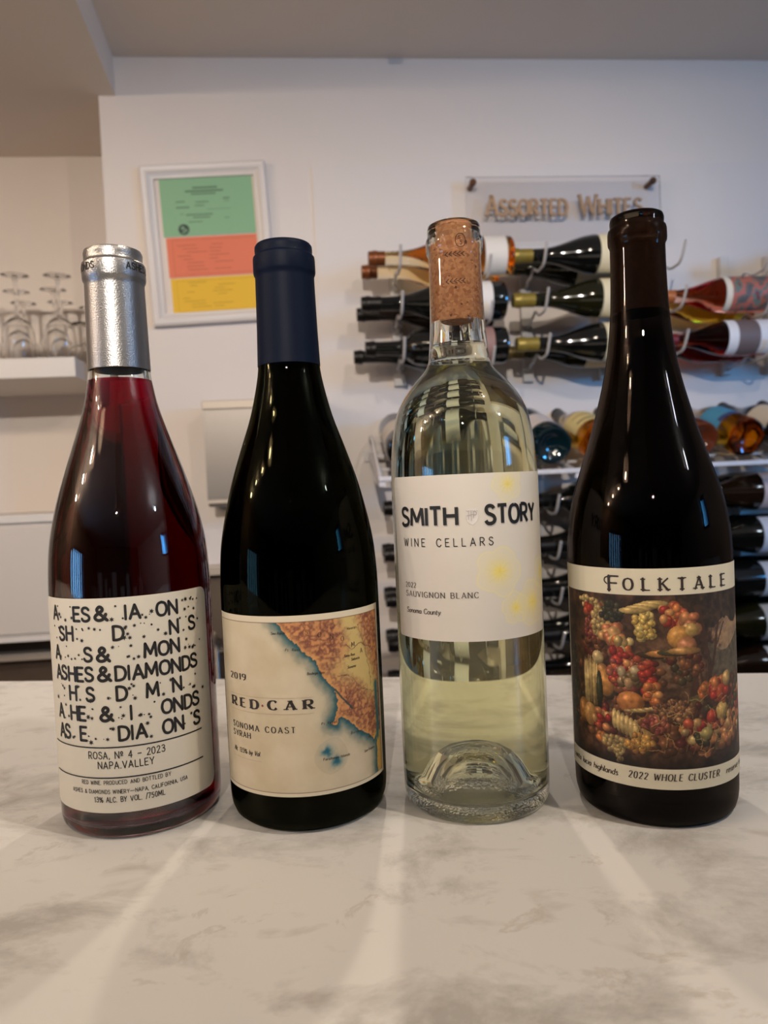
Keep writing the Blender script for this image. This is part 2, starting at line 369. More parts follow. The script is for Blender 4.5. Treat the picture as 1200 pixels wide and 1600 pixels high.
cz = mesh('ceiling', [(-3, -4.2, ZC), (3.4, -4.2, ZC), (3.4, 2.4, ZC), (-3, 2.4, ZC), (-3, -4.2, ZC + .05), (3.4, -4.2, ZC + .05), (3.4, 2.4, ZC + .05), (-3, 2.4, ZC + .05)], [(0, 1, 2, 3), (4, 7, 6, 5), (0, 4, 5, 1), (2, 6, 7, 3)], CEIL); struct(cz, False)
# soffit over the left, its edge runs towards the viewer
a8 = radians(8.2); e0 = Vector((-.5238, 1.5745, 0)); dv = Vector((sin(a8), -cos(a8), 0))
p0 = e0 - dv * .40; p1 = e0 + dv * 3.2
q0 = Vector((-3, 1.75, 0)); q1 = Vector((-3, -1.6, 0))
V = [(*p0.xy, 1.003), (*p1.xy, 1.003), (*q1.xy, 1.003), (*q0.xy, 1.003)]; V += [(v[0], v[1], ZC + .01) for v in V]
struct(mesh('ceiling_soffit', V, [(0, 3, 2, 1), (0, 1, 5, 4), (1, 2, 6, 5), (2, 3, 7, 6), (3, 0, 4, 7), (4, 5, 6, 7)], CEIL), False)
o = boxes('floor', [(-3.1, 3.4, -4.2, 2.4, ZF - .05, ZF)], mat('floor_wood', (96, 74, 58), .5, var=.2, vscale=4)); o['kind'] = 'structure'
# right wall with window, left wall with window, rear wall
def wall_with_window(nm, x0, x1, y0, y1, wy0, wy1, wz0, wz1, m):
    o = boxes(nm, [(x0, x1, y0, wy0, ZF, ZC), (x0, x1, wy1, y1, ZF, ZC), (x0, x1, wy0, wy1, ZF, wz0), (x0, x1, wy0, wy1, wz1, ZC)], m); o['kind'] = 'structure'; return o
wall_with_window('wall_right', 2.5, 2.6, -4.2, 2.0, -.78, -.22, .34, .9, WALL)
wall_with_window('wall_left', -2.6, -2.5, -4.2, 1.9, -1.55, -.45, -.7, .5, mat('brown_wall', (120, 98, 82), .7))
for n_, x, a, b, z0, z1 in (('window_1', 2.5, -.78, -.22, .34, .9), ('window_2', -2.6, -1.55, -.45, -.7, .5)):
    k = (b - a) / (6 if x < 0 else 1); fr = [(x, x + .1, a, b, z0, z0 + .05), (x, x + .1, a, b, z1 - .05, z1)] + [(x + .02, x + .08, a + k * i - .02, a + k * i + .02, z0 + .05, z1 - .05) for i in range(7 if x < 0 else 2)]
    o = boxes(n_, fr, DARKW); o['kind'] = 'structure'
o = boxes('wall_rear', [(-2.6, 2.6, -4.2, -4.1, ZF, ZC)], mat('rear_wall', (92, 78, 70), .7)); o['kind'] = 'structure'

rb = []  # unseen boards added only to put grey vertical streaks into the bottle reflections
_r = random.Random(4); x = -2.3
while x < 2.3:
    w = _r.uniform(.10, .34); rb.append((x, x + w, -2.62, -2.58, ZF, _r.uniform(-.05, .22))); x += w + _r.uniform(.08, .3)
for k, q in enumerate(rb):
    o = boxes('trim_%d' % (k + 2), [q], mat('reflection_board', (150, 150, 154), .6)); o['kind'] = 'structure'
# warm lamps of the room: one above the back bar, a row behind the viewer; one added for the counter
def ceiling_lamp(x, y, energy, size=.035, color=WARM, drop=.09, label='', spot=None):
    t = thing('ceiling_lamp', label, 'lamp', (x, y, ZC))
    lathe('canopy', [(0, -.012), (.035, -.012), (.038, -.006), (.038, 0), (0, 0)], mat('lamp_metal', (40, 38, 36), .4, metal=.6), t, 24)
    if drop > .1: tube('cord', [(0, 0, -.012), (0, 0, -drop + size + .03)], .003, INK, t, 6)
    lathe('socket', [(0, -drop + size + .004), (.014, -drop + size + .004), (.014, -drop + size + .03), (0, -drop + size + .032)], MATS['lamp_metal'], t, 24)
    if spot:
        l = light('SPOT', 'lamp_light', (x, y, ZC - drop), energy, color, size, aim=spot[0], angle=spot[1], blend=.7)
    else: l = light('POINT', 'lamp_light', (x, y, ZC - drop), energy, color, size)
    return t
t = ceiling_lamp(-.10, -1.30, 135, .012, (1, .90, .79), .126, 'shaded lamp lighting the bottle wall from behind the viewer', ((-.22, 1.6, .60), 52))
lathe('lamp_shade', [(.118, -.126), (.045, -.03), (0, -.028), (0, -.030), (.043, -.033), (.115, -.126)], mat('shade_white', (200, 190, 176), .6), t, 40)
ceiling_lamp(.04, 1.12, 11, .018, (1, .86, .70), .055, 'small ceiling spot lamp over the gap behind the bar', ((.03, .25, 0), 95))
for i, (x, y, e, c) in enumerate([(.50, .02, 15, (1, .86, .70)), (-.85, -.35, 6, WARM), (-1.2, -.28, 6, WARM), (-1.6, -.20, 13, WARM), (-2.1, -.12, 19, WARM), (1.45, -.35, 6, (.7, .85, 1))]):  # the first is an added lamp, placed to brighten the counter top
    t = ceiling_lamp(x, y, e, .02 if i < 3 else .03, c, .13, ['added shaded lamp brightening the marble bar top', 'nearer shaded lamp of the row to the left', 'second shaded lamp of the row to the left', 'nearer bare globe lamp of the row to the left', 'farthest bare globe lamp of the row to the left', 'single cool globe lamp towards the right window'][i])
    if i < 3: lathe('lamp_shade', [(.100, -.126), (.045, -.05), (0, -.048), (0, -.050), (.043, -.053), (.097, -.126)], mat('shade_white', (200, 190, 176), .6), t, 40)

# ================================================================ BAR
ey = radians(-7.6); m0 = Vector((-.351, .6555, 0)); ed = Vector((cos(ey), sin(ey), 0)); en = Vector((sin(ey), -cos(ey), 0))
bar = thing('bar_counter', 'long white marble bar counter with faint grey and brown veining', 'counter', (0, .3, ZF))
def slab(name, x0, x1, d0, d1, z0, z1, m, bev):
    bm = bmesh.new(); r = bmesh.ops.create_cube(bm, size=1)
    for v in r['verts']:
        p = m0 + ed * ((x0 + x1) / 2 + v.co.x * (x1 - x0)) + en * ((d0 + d1) / 2 + v.co.y * (d1 - d0)); p.z = (z0 + z1) / 2 + v.co.z * (z1 - z0); v.co = p - Vector((0, .3, ZF))
    if bev: bmesh.ops.bevel(bm, geom=bm.edges[:], offset=bev, segments=2, affect='EDGES')
    bmesh.ops.recalc_face_normals(bm, faces=bm.faces[:])
    me = bpy.data.meshes.new(name); bm.to_mesh(me); bm.free(); return link(name, me, m, bar, False)
slab('worktop', -1.9, 2.3, 0, .95, -.03, 0, marble_mat(), .003)
slab('base_panel', -1.85, 2.25, .25, .80, ZF + .0, -.03, DARKW, 0)

# ================================================================ THE FOUR BOTTLES
def smooth_prof(pts, n=6): return [(max(0, float(p[0])), float(p[1])) for p in spl(pts, n)]
MM = lambda L: [(r / 1000, z / 1000) for r, z in L]
PAPER = mat('label_paper', (204, 197, 182), .6)

def inner(outer, t, zlo, zhi):
    return [(r - t, z) for r, z in outer if zlo <= z <= zhi]

# ---- 1 clear bottle of rose-red wine, silver capsule
b1 = thing('wine_bottle', 'clear glass bottle of red wine with silver capsule and white star-dotted label', 'bottle', (-.1314, .3777, 0), 'four wine bottles standing on the marble bar')
body = smooth_prof(MM([(39.4, 8), (39.5, 40), (39.5, 80), (39.5, 105), (39.2, 121), (38.0, 137), (34.9, 153), (30.3, 169), (24.8, 185.5), (21.0, 197), (18.0, 207), (16.2, 216), (15.0, 225), (14.4, 240), (14.0, 260), (13.6, 268)]), 4)
heel = MM([(0, 14), (8, 12.5), (20, 6), (30, 1.5), (33, .3), (35.5, .1), (37.6, .9), (38.8, 3), (39.3, 5.5)])
inn = [(r - .0028, z) for r, z in body if z > .013] 
inn_low = MM([(0, 18.5), (8, 16.5), (20, 9.8), (28, 5.6), (32.5, 4.8), (35.2, 6.6), (36.3, 9.5)])
CLEAR = glass('clear_glass', (.97, .985, .975), 1.5)
lathe('glass', heel + body + MM([(14.2, 282), (13.4, 283.5), (10, 283.5), (9.6, 281)]) + inn[::-1] + inn_low[::-1], CLEAR, b1)
wine_o = [(r + .0004, z) for r, z in inn if z < .219]
wr = np.interp(.2195, [z for r, z in inn], [r for r, z in inn])
low = [(max(0, r + (.0004 if r else 0)), z - .0004) for r, z in inn_low]
ROSE = glass('rose_wine', (1, 1, 1), 1.34, absorb=(.86, .0, .50), density=340)
lathe('wine', low + wine_o + [(wr + .0004, .2195), (0, .2195)], ROSE, b1)
FOIL = mat('silver_foil', (158, 156, 155), .33, metal=.95, bump=.12, bscale=1400)
cap = lathe('capsule', MM([(15.15, 224.6), (15.3, 224.8), (15.0, 240), (14.55, 266), (14.6, 268.2), (15.2, 269.2), (15.45, 270.4), (15.4, 276), (15.3, 277.6), (14.5, 278.6), (14.25, 279.4), (14.25, 281.6), (14.35, 282.8), (13.9, 284.2), (12.8, 284.7), (0, 284.5)]), FOIL, b1, 96, 35)
cap['label'] = 'silver foil capsule'
P = []
text(P, 'ASHES', .0113, .2729, .0032, .0122, .17, gap=.24, sub=.001); text(P, '&', .0252, .2729, .0032, None, .17, sub=.001)
text(P, 'DIAMONDS', -.0243, .2729, .0032, .0196, .17, gap=.24, sub=.001); text(P, 'ASHES & DIAMONDS', .034, .2729, .0032, .030, .17, gap=.24, sub=.001)
print_on('lettering', P, cyl(.0154, .0002), INK, cap)
tube('cork_base', [(0, 0, .236), (0, 0, .278)], .0092, CORK, b1, 24)
R = .0395
lab = sheet('label', cyl(R, .0002), -.0427, .0546, .0137, .1143, 60, 4, PAPER, b1, rad=.005)
P = []
row = dict(A=-.0313, S=-.0262, H=-.0210, E=-.0156, s=-.0109)
xs_ = [(-.0313, .0044, 'A'), (-.0263, .0037, 'S'), (-.0210, .0041, 'H'), (-.0156, .0033, 'E'), (-.0109, .0038, 'S'), (-.0043, .0056, '&'),
       (.0037, .0044, 'D'), (.0097, .0001, 'I'), (.0114, .0044, 'A'), (.0169, .0052, 'M'), (.0234, .0047, 'O'), (.0293, .0042, 'N'), (.0350, .0041, 'D'), (.0399, .0038, 'S')]
rows = ['A..ES&.IA.ON..', '.SH...D....N.S', 'A...S&...MON..', 'ASHES&DIAMONDS', '..H.S.D..M.N..', 'A.HE.&.I..ONDS', 'AS.E..DIA.ON.S']
for i, rw in enumerate(rows):
    z = .1040 - i * .00937
    for k, ch in enumerate(rw):
        x, w_, L_ = xs_[k]
        if ch != '.':
            if ch == 'I': ribbon([(x, z), (x, z + .0063)], lambda a, b: .00115, P, True, .002)
            else: text(P, ch, x + .0002, z + random.uniform(-.0002, .0002), .0063, w_, .205 if ch != '&' else .24, sub=.002)
        else:
            for q in range(random.choice((2, 3, 3))):
                sx = x + random.uniform(-.0006, max(w_, .002) + .0006); sz = z + random.choice((.0006, .0058, .0062, .002)) + random.uniform(-.0008, .0008)
                if random.random() < .6: star(P, sx, sz, random.uniform(.0007, .0013), 7)
                else: disc(P, sx, sz, random.uniform(.00022, .0005), 8)
for sx, sz, r in [(-.0115, .0948, .0012), (.0085, .0955, .0014), (.0035, .1043, .0013), (.0212, .1065, .0013), (-.0085, .0668, .0014), (-.0105, .0590, .0014), (.0062, .0592, .0012), (-.0098, .0470, .0014), (-.0015, .0485, .0011), (.0410, .0520, .0012), (.0475, .0645, .0012), (.0438, .1045, .001), (.0437, .109, .0008), (.0465, .109, .0007), (.0462, .099, .0009), (.0425, .0865, .0009), (.0470, .0885, .0007)]: star(P, sx, sz, r)
for z in (.0446, .0303): ribbon([(-.0378, z), (.0450, z)], lambda a, b: .00062, P, False, .0025)
text(P, 'ROSA, Nº 4 - 2023', -.0115, .0394, .0032, .0353, .13, sub=.001, jit=.02)
text(P, 'NAPA.VALLEY', -.0068, .0347, .0032, .0254, .13, sub=.001, jit=.02)
text(P, 'RED WINE. PRODUCED AND BOTTLED BY', -.0162, .0272, .0018, .0421, .14, sub=.001, jit=.05)
text(P, 'ASHES & DIAMONDS WINERY_NAPA, CALIFORNIA, USA', -.0226, .0229, .0018, .0570, .14, sub=.001, jit=.05)
text(P, '13% ALC. BY VOL. /750ML', -.0097, .0189, .0024, .0323, .14, sub=.001, jit=.04)
print_on('lettering', P, cyl(R, .0004), INK, lab)

# ---- 2 dark bottle, navy capsule, map label
b2 = thing('wine_bottle', 'dark glass bottle with navy blue capsule and coastal map label', 'bottle', (-.0446, .3746, 0), 'four wine bottles standing on the marble bar')
DARK = glass('dark_green_glass', (.17, .17, .12), 1.5)
RED = mat('red_wine', (6, 2, 4), .03, spec=.06)
def dark_bottle(t, body, heel, top, gl, fill, wt=.0028, wine_m=None):
    inn = [(min(r - wt, .0096) if z > .236 else r - wt, z) for r, z in body if z > .013]; il = MM([(0, 26), (10, 23), (22, 13), (28, 10), (31.5, 10.2), (34.5, 12)])
    lathe('glass', heel + body + top + inn[::-1] + il[::-1], gl, t)
    wo = [(r - .0001, z) for r, z in inn if z < fill]; wrr = np.interp(fill, [z for r, z in inn], [r for r, z in inn]) - .0001
    lathe('wine', [(max(0, r - .0001), z + .0002) for r, z in il] + wo + [(wrr, fill), (0, fill)], wine_m or RED, t)
body = smooth_prof(MM([(39.7, 12), (39.9, 40), (39.9, 80), (39.8, 105), (39.5, 119), (38.3, 134), (35.5, 149), (31.5, 165), (26.1, 181.5), (20.6, 197.6), (16.9, 213), (15.4, 223), (14.8, 235), (14.3, 262), (14.0, 268)]), 4)
heel2 = MM([(0, 20), (10, 17), (20, 8), (27, 2), (30.5, .3), (33, .05), (35.6, .8), (37.8, 2.8), (39.1, 6.2), (39.5, 9)])
dark_bottle(b2, body, heel2, MM([(13.8, 280), (13, 281.6), (10, 281.6), (9.6, 279)]), DARK, .2155)
NAVY = mat('navy_foil', (8, 16, 33), .5, spec=.08, bump=.04, bscale=900)
cap = lathe('capsule', MM([(15.55, 222.4), (15.75, 222.6), (15.2, 240), (14.75, 265.5), (14.8, 267.2), (15.3, 268.0), (15.55, 269.2), (15.5, 275.4), (15.3, 276.6), (14.6, 277.3), (14.3, 278.0), (14.4, 280.4), (14.3, 281.8), (13.6, 282.8), (12.4, 283.1), (0, 282.9)]), NAVY, b2, 96, 35)
cap['label'] = 'navy blue capsule'
tube('cork_base', [(0, 0, .236), (0, 0, .2765)], .0092, CORK, b2, 24)
R = .0399
coast = [(-8.5, 101), (-7.5, 100), (-4, 96), (-1.2, 92.4), (2, 89), (5.8, 85.4), (8.5, 83.5), (10.7, 80.5), (12.0, 76), (13.4, 73.5), (16, 70.5), (18.5, 67.5), (19.8, 61.2), (18.9, 56), (16.5, 50.9), (18.8, 50.1), (20.0, 52.5), (21.1, 53.5), (23.5, 52), (26.1, 50.1), (29, 46.5), (32.7, 43.8), (36, 42), (39, 40), (42, 37.5), (44.0, 39), (44.5, 37), (44.3, 21), (44, 18), (60, 18), (60, 110), (-10, 110)]
def seg_dist(U, Z, P, close=True):
    d = np.full(U.shape, 1e9); n = len(P)
    for i in range(n if close else n - 1):
        ax, ay = P[i]; bx, by = P[(i + 1) % n]; vx, vy = bx - ax, by - ay; t = np.clip(((U - ax) * vx + (Z - ay) * vy) / (vx * vx + vy * vy + 1e-9), 0, 1)
        d = np.minimum(d, np.hypot(U - ax - vx * t, Z - ay - vy * t))
    return d
def inside(U, Z, P):
    c = np.zeros(U.shape, bool); n = len(P)
    for i in range(n):
        x1, y1 = P[i]; x2, y2 = P[(i + 1) % n]
        if y1 == y2: continue
        k = ((y1 > Z) != (y2 > Z)) & (U < (x2 - x1) * (Z - y1) / (y2 - y1) + x1); c ^= k
    return c
def lerp(a, b, t): return a + (b - a) * np.clip(t, 0, 1)[:, None]
A_ = lambda *c: np.array(c, float)
def map_colour(u, z):
    U = u * 1000; Z = z * 1000; Uw = U + (fbm(U / 2, Z / 2, 3) - .5) * 2.0; Zw = Z + (fbm(U / 2 + 50, Z / 2, 3) - .5) * 2.0
    n = fbm(U / 9, Z / 9, 4)
    c = lerp(A_(204, 190, 164), A_(188, 172, 142), n * 1.3 - .2)
    land = inside(Uw, Zw, coast); d = seg_dist(Uw, Zw, coast)
    lobes = np.minimum(np.hypot(Uw * 1.5 - U * .5 - 13.5, Zw - 38.5) - .7, np.hypot(Uw - 18, Zw * 1.5 - Z * .5 - 33.2) - .8)
    sea = d.copy()
    shelf = np.exp(-(np.maximum(sea - 5, 0) / 1.2)); c = c * (1 - .10 * shelf[:, None])
    c = lerp(c, A_(24, 72, 84), np.exp(-(sea / 2.9) ** 1.5) * .95)
    c = c * (1 - .05 * ((np.hypot(U - 15.5, Z - 36) + 2 * (n - .5) < 8.2) & ~land))[:, None]
    c = lerp(c, A_(30, 90, 110), np.exp(-(np.maximum(lobes, 0) / 1.6) ** 1.3))
    r = np.abs(fbm(U / 2.3 + 7, Z / 2.3, 4) - .5) * 6; r2 = fbm(U / 1.1, Z / 1.1 + 9, 3)
    L_ = lerp(np.tile(A_(104, 58, 50), (len(U), 1)), np.tile(A_(190, 132, 84), (len(U), 1)), r * .7 + r2 * .5 - .1)
    val = np.exp(-((seg_dist(U, Z, [(24, 108), (30, 92), (33, 82), (36, 74), (42, 64)], False)) / 5.5) ** 2) + .8 * np.exp(-(np.hypot((U - 28) / 1.6, Z - 76) / 7) ** 2)
    L_ = lerp(L_, A_(196, 170, 108), val * 1.1 + (r2 - .5) * .5); L_ = lerp(L_, A_(206, 150, 90), np.exp(-(d / 1.6) ** 2) * .8)
    L_ = np.where(((U > 41.5) & (Z < 40))[:, None], lerp(np.tile(A_(206, 170, 90), (len(U), 1)), A_(170, 130, 70), r2), L_)
    c = np.where(land[:, None], L_, c)
    c = lerp(c, A_(40, 60, 66), (seg_dist(U, Z, [(18.9, 66.6), (22, 62.5), (27.6, 56.2)], False) < .45) * .85)
    bay = seg_dist(U, Z, [(45.6, 64), (45.8, 55), (46.4, 44), (45.5, 38)], False); c = lerp(c, A_(34, 92, 104), np.exp(-(bay / 1.5) ** 2))
    for pl in ([(20, 73), (27, 71.5), (33, 65), (36.5, 63.5), (44, 60.5)], [(33, 95), (36, 88), (40, 74), (41.5, 64)], [(25, 87), (29, 84), (34, 86), (41, 83)]):
        c = lerp(c, A_(80, 60, 40), (seg_dist(Uw, Zw, pl, False) < .16) * .7)
    e = np.minimum(np.minimum(U + 46.8, 49.3 - U), np.minimum(Z - 20.6, 99.9 - Z))
    c = np.where((e < 0)[:, None], A_(208, 196, 172), c); c = lerp(c, A_(84, 58, 44), (np.abs(e) < .16) * .85)
    return c
PRINT = mat('printed_paper', (255, 255, 255), .55, vcol=True, spec=.35)
lab = sheet('label', cyl(R, .0002), -.0479, .0514, .0187, .1028, 330, 280, PRINT, b2, colour=map_colour)
lab['label'] = 'cream label with a map of a coast'
P = []
text(P, '2019', -.0370, .0721, .0029, .0118, .30, contrast=.75, serif=.16, gap=.2, rnd=False, sub=.001)
text(P, 'RED', -.0366, .0592, .0042, .0180, .40, contrast=.75, serif=.24, gap=.42, rnd=False, sub=.001)
text(P, 'CAR', -.0128, .0595, .0042, .0205, .40, contrast=.75, serif=.24, gap=.42, rnd=False, sub=.001)
text(P, 'SONOMA COAST', -.0371, .0487, .0027, .0364, .19, contrast=.5, serif=.12, gap=.3, rnd=False, sub=.001)
text(P, 'SYRAH', -.0371, .0446, .0027, .0131, .19, contrast=.5, serif=.12, gap=.22, rnd=False, sub=.001)
text(P, 'Alc. 13.5% by Vol.', -.0373, .0370, .0022, .0186, .17, contrast=.4, slant=.22, gap=.16, rnd=False, sub=.001)
for ch, x, z in (('S', 6.0, 93.9), ('O', 11.8, 92.2), ('N', 17.6, 90.8), ('O', 22.9, 88.9), ('M', 28.7, 85.3), ('A', 34.0, 81.4)): text(P, ch, x / 1000, z / 1000, .0021, None, .13, contrast=.5, serif=.1, rnd=False, sub=.001)
for s_, x, z, w_ in (('Stewarts Pt', -12.5, 96.7, 8.0), ('Sea Ranch', -9.8, 94.4, 6.5), ('Ft. Ross', -3.4, 86.6, 6.4), ('Jenner', 6.8, 79.6, 5.5), ('Bodega Bay', 6.0, 75.2, 8.0), ('Pt Reyes', 11.4, 51.3, 7.5), ('Santa Rosa', 24.2, 81.0, 6.0), ('Sebasto', 28.0, 78.8, 5.2), ('Sonoma', 25.8, 75.4, 4.8), ('Napa', 37.5, 71.2, 3.0), ('Healds', 26.4, 93.6, 5.8), ('Bolinas', 26.0, 44.2, 6.6), ('Farallones Islands', 11.5, 34.6, 13.2), ('San Francis', 33.5, 33.4, 7.8), ('Marin', 37, 39.3, 4.2)):
    if all((q in G) for q in s_): text(P, s_, x / 1000, z / 1000, .00115, w_ / 1000, .16, gap=.2, rnd=False, sub=.001, slant=.15)
print_on('lettering', P, cyl(R, .0004), mat('brown_black_ink', (34, 24, 22), .55), lab)
P = []; disc(P, -.0160, .0611, .00055, 10); print_on('red_dot', P, cyl(R, .0004), mat('red_ink', (130, 50, 40), .5), lab)
P = []
for z, x in ((.0648, .0085), (.0573, .0082), (.0345, -.018)):
    P = []; ribbon([(-.038, z), (x, z)], lambda a, b: .00016, P, False, .002); print_on('rule', P, cyl(R, .0004), mat('tan_ink', (172, 152, 126), .5), lab)

# ---- 3 clear bottle of white wine with cork
b3 = thing('wine_bottle', 'clear bottle of pale white wine, bare cork showing, white label with yellow flowers', 'bottle', (.0411, .3727, 0), 'four wine bottles standing on the marble bar')
body = smooth_prof(MM([(36.9, 12), (37.0, 35), (37.0, 60), (36.8, 85), (36.8, 120), (36.8, 150), (36.5, 168), (35.3, 182), (32.8, 194.5), (28.8, 203), (22.6, 211), (18.0, 216), (15.7, 220), (14.8, 226), (14.0, 236), (13.5, 248), (13.15, 262), (13.05, 272)]), 4)
heel3 = MM([(0, 26.0), (4.5, 25.6), (8.5, 23.8), (12, 20.2), (15, 14.8), (17.6, 8.4), (20.4, 3.6), (24.5, 1.2), (29, .6), (31.5, .2), (33, .05), (35, .9), (36.2, 3), (36.8, 7)])
top3 = MM([(13.3, 273.6), (14.0, 274.6), (14.25, 276.5), (14.25, 280.4), (13.9, 281.8), (13.3, 282.4), (13.3, 286), (12.9, 287.8), (11.6, 288.5), (10.0, 288.0), (8.7, 286), (8.5, 270), (8.5, 240)])
inn = [(r - .0030, z) for r, z in body if .0135 < z < .218] + MM([(12.6, 219.5), (11.2, 223), (10.0, 227), (9.2, 231), (8.7, 235)])
il3 = MM([(0, 31.0), (5, 30.6), (9.5, 29), (13.5, 25.6), (16.8, 20.2), (19.6, 13.6), (22.6, 9.2), (26, 7.6), (29.5, 7.8), (32.5, 10.5)])
FLINT = glass('flint_glass', (.985, .99, .965), 1.5)
gl3 = lathe('glass', heel3 + body + top3 + inn[::-1] + il3[::-1], FLINT, b3)
gl3.data.materials.append(glass('stippled_glass', (.985, .99, .965), 1.5, stipple=700))
for p in gl3.data.polygons:
    c_ = p.center
    if hypot(c_.x, c_.y) < .024 and p.normal.z < .2 and c_.z < 1.35 * (.0255 - hypot(c_.x, c_.y)) + .0005 and c_.z < .0262: p.material_index = 1
wo = [(r + .0004, z) for r, z in inn if z < .2288]; wrr = float(np.interp(.2292, [z for r, z in inn], [r for r, z in inn])) + .0003
WW = glass('white_wine', (1, 1, 1), 1.335, absorb=(.93, .90, .42), density=15)
lathe('wine', [(max(0, r + (.0004 if r else 0)), z - .0004) for r, z in il3] + wo + [(wrr, .2292), (0, .2288)], WW, b3)
ck = lathe('cork', MM([(0, 240.2), (8.2, 240.2), (8.62, 241), (8.62, 285.6), (8.2, 286.6), (0, 286.6)]), CORK, b3, 48)
P = []
for z0_ in (.2716, .2584):
    for k in range(5):
        x = -.0052 + k * .0018
        ribbon([(x + .0014, z0_ + .0012), (x, z0_), (x + .0014, z0_ - .0012)], lambda a, b: .00045, P, False, .002)
    ribbon([(-.005, z0_), (.0045, z0_)], lambda a, b: .00026, P, False, .002)
for k in range(14):
    a = k / 14 * 2 * pi; a2 = (k + 1) / 14 * 2 * pi; ribbon([(.0018 + .0022 * cos(a), .2782 + .0028 * sin(a)), (.0018 + .0022 * cos(a2), .2782 + .0028 * sin(a2))], lambda a_, b: .0003, P, False, .002)
text(P, 'S', .0009, .2785, .0015, None, .2, sub=.001); text(P, 'S', .0016, .2766, .0015, None, .2, sub=.001)
print_on('cork_print', P, cyl(.00862, .00005), mat('branding_ink', (62, 34, 30), .7), ck)
R = .0368
def flower(U, Z, cx, cz, rr, c, seed):
    d = np.hypot(U - cx, Z - cz); an = np.arctan2(Z - cz, U - cx)
    c = lerp(c, A_(228, 205, 92), np.exp(-(d / (rr * .38)) ** 1.4) * (.55 + .6 * fbm(U / 1.2 + seed, Z / 1.2, 3)))
    edge = rr * (.78 + .2 * np.abs(np.sin(an * 2.5 + seed)) + .10 * vn(an * 3 + 20, d * 0 + seed)); 
    c = lerp(c, A_(224, 210, 140), (np.exp(-((d - edge) / .35) ** 2)) * .5)
    c = lerp(c, A_(226, 212, 150), (d < edge) * .18)
    for k in range(11):
        a0 = k * .571 + seed; dd = np.abs(((an - a0 + .15 * np.sin(d / 2 + k) + pi) % (2 * pi)) - pi) * d
        c = lerp(c, A_(214, 190, 90), (dd < .22) * (d < rr * (.4 + .35 * ((k * 7) % 5) / 5)) * .22)
    return c
def smith_colour(u, z):
    U = u * 1000; Z = z * 1000; c = lerp(np.tile(A_(208, 201, 190), (len(U), 1)), A_(203, 195, 184), fbm(U / 20, Z / 20, 2))
    for i, f in enumerate(((17, 158.5, 8), (11, 118.5, 11.5), (31, 102, 11), (43, 115, 9), (19, 101, 7.5))): c = flower(U, Z, *f, c, i * 1.7)
    return c
lab = sheet('label', cyl(R, .0002), -.0470, .0462, .0868, .1640, 230, 190, PRINT, b3, rad=.0018, colour=smith_colour)
lab['label'] = 'white label with yellow flower drawings'
P = []
for s_, x, w_ in (('SMITH', -.0386, .0306), ('STORY', .0052, .0297)): text(P, s_, x + .0003, .1403, .0082, w_, .2, gap=.2, sub=.0015, rnd=False)
print_on('lettering_shadow', P, cyl(R, .00035), mat('emboss_shade_grey', (170, 164, 158), .6), lab)  # offset grey copy paints the shadow of the embossed letters
P = []
for s_, x, w_ in (('SMITH', -.0386, .0306), ('STORY', .0052, .0297)): text(P, s_, x, .1408, .0082, w_, .2, gap=.2, sub=.0015, rnd=False)
text(P, 'WINE', -.0378, .1310, .0036, .0136, .12, gap=.62, sub=.001); text(P, 'CELLARS', -.0180, .1310, .0036, .0262, .12, gap=.62, sub=.001)
print_on('lettering', P, cyl(R, .0005), INK, lab)
P = []
text(P, '2022', -.0380, .1113, .0023, .0073, .15, contrast=.4, gap=.2, rnd=False, sub=.001)
text(P, 'SAUVIGNON BLANC', -.0380, .1070, .0026, .0384, .17, contrast=.55, serif=.12, gap=.26, rnd=False, sub=.001)
text(P, 'Sonoma County', -.0380, .0992, .0024, .0204, .17, contrast=.4, slant=.12, gap=.14, rnd=False, sub=.001)
print_on('small_lettering', P, cyl(R, .0005), mat('charcoal_ink', (70, 62, 58), .6), lab)
P = [[(-.0037, .1478), (-.0037, .1440), (-.0034, .1425), (-.0025, .1413), (-.0010, .1405), (.0005, .1413), (.0014, .1425), (.0017, .1440), (.0017, .1478)][::-1]]
em = print_on('crest', P, cyl(R, .00035), mat('crest_grey', (212, 205, 199), .5), lab)
P = []
ribbon([(-.0026, .1470), (-.0026, .1430)], lambda a, b: .0003, P, False, .002); ribbon([(-.0014, .1472), (-.0014, .1424)], lambda a, b: .0003, P, False, .002)
ribbon([(-.0034, .1448), (.0, .1456)], lambda a, b: .0003, P, False, .002); text(P, 'P', -.0004, .1438, .0028, None, .12, sub=.001)
for k in range(6): ribbon([(-.0036 + k * .0009, .1474), (-.0030 + k * .0009, .1466)], lambda a, b: .0002, P, False, .002)
print_on('crest_lines', P, cyl(R, .0005), mat('mid_grey_ink', (168, 162, 158), .6), lab)

# ---- 4 dark bottle, bare amber neck, fruit painting label
b4 = thing('wine_bottle', 'dark amber bottle without capsule, label with a painted fruit harvest', 'bottle', (.1286, .3613, 0), 'four wine bottles standing on the marble bar')
body = smooth_prof(MM([(38.1, 12), (38.3, 40), (38.3, 80), (38.35, 105), (38.2, 122), (37.2, 136.5), (34.4, 151), (29.4, 167), (24.9, 181), (20.7, 196), (17.8, 208), (15.8, 219), (14.4, 230), (13.6, 240), (13.15, 250), (12.9, 260), (12.8, 270)]), 4)
heel4 = MM([(0, 20), (10, 17), (20, 8), (27, 2), (30.5, .3), (33, .05), (35.2, .8), (36.8, 2.8), (37.7, 6.2), (38.0, 9)])
top4 = MM([(13.1, 271.2), (13.6, 272), (13.75, 273.6), (13.7, 277.4), (13.4, 278.8), (12.6, 279.4), (12.45, 280.2), (12.6, 282.8), (12.2, 284.4), (11.2, 285.0), (10.1, 284.6), (9.6, 283), (9.5, 262), (9.6, 240)])
AMBER = glass('amber_glass', (.30, .265, .245), 1.5)
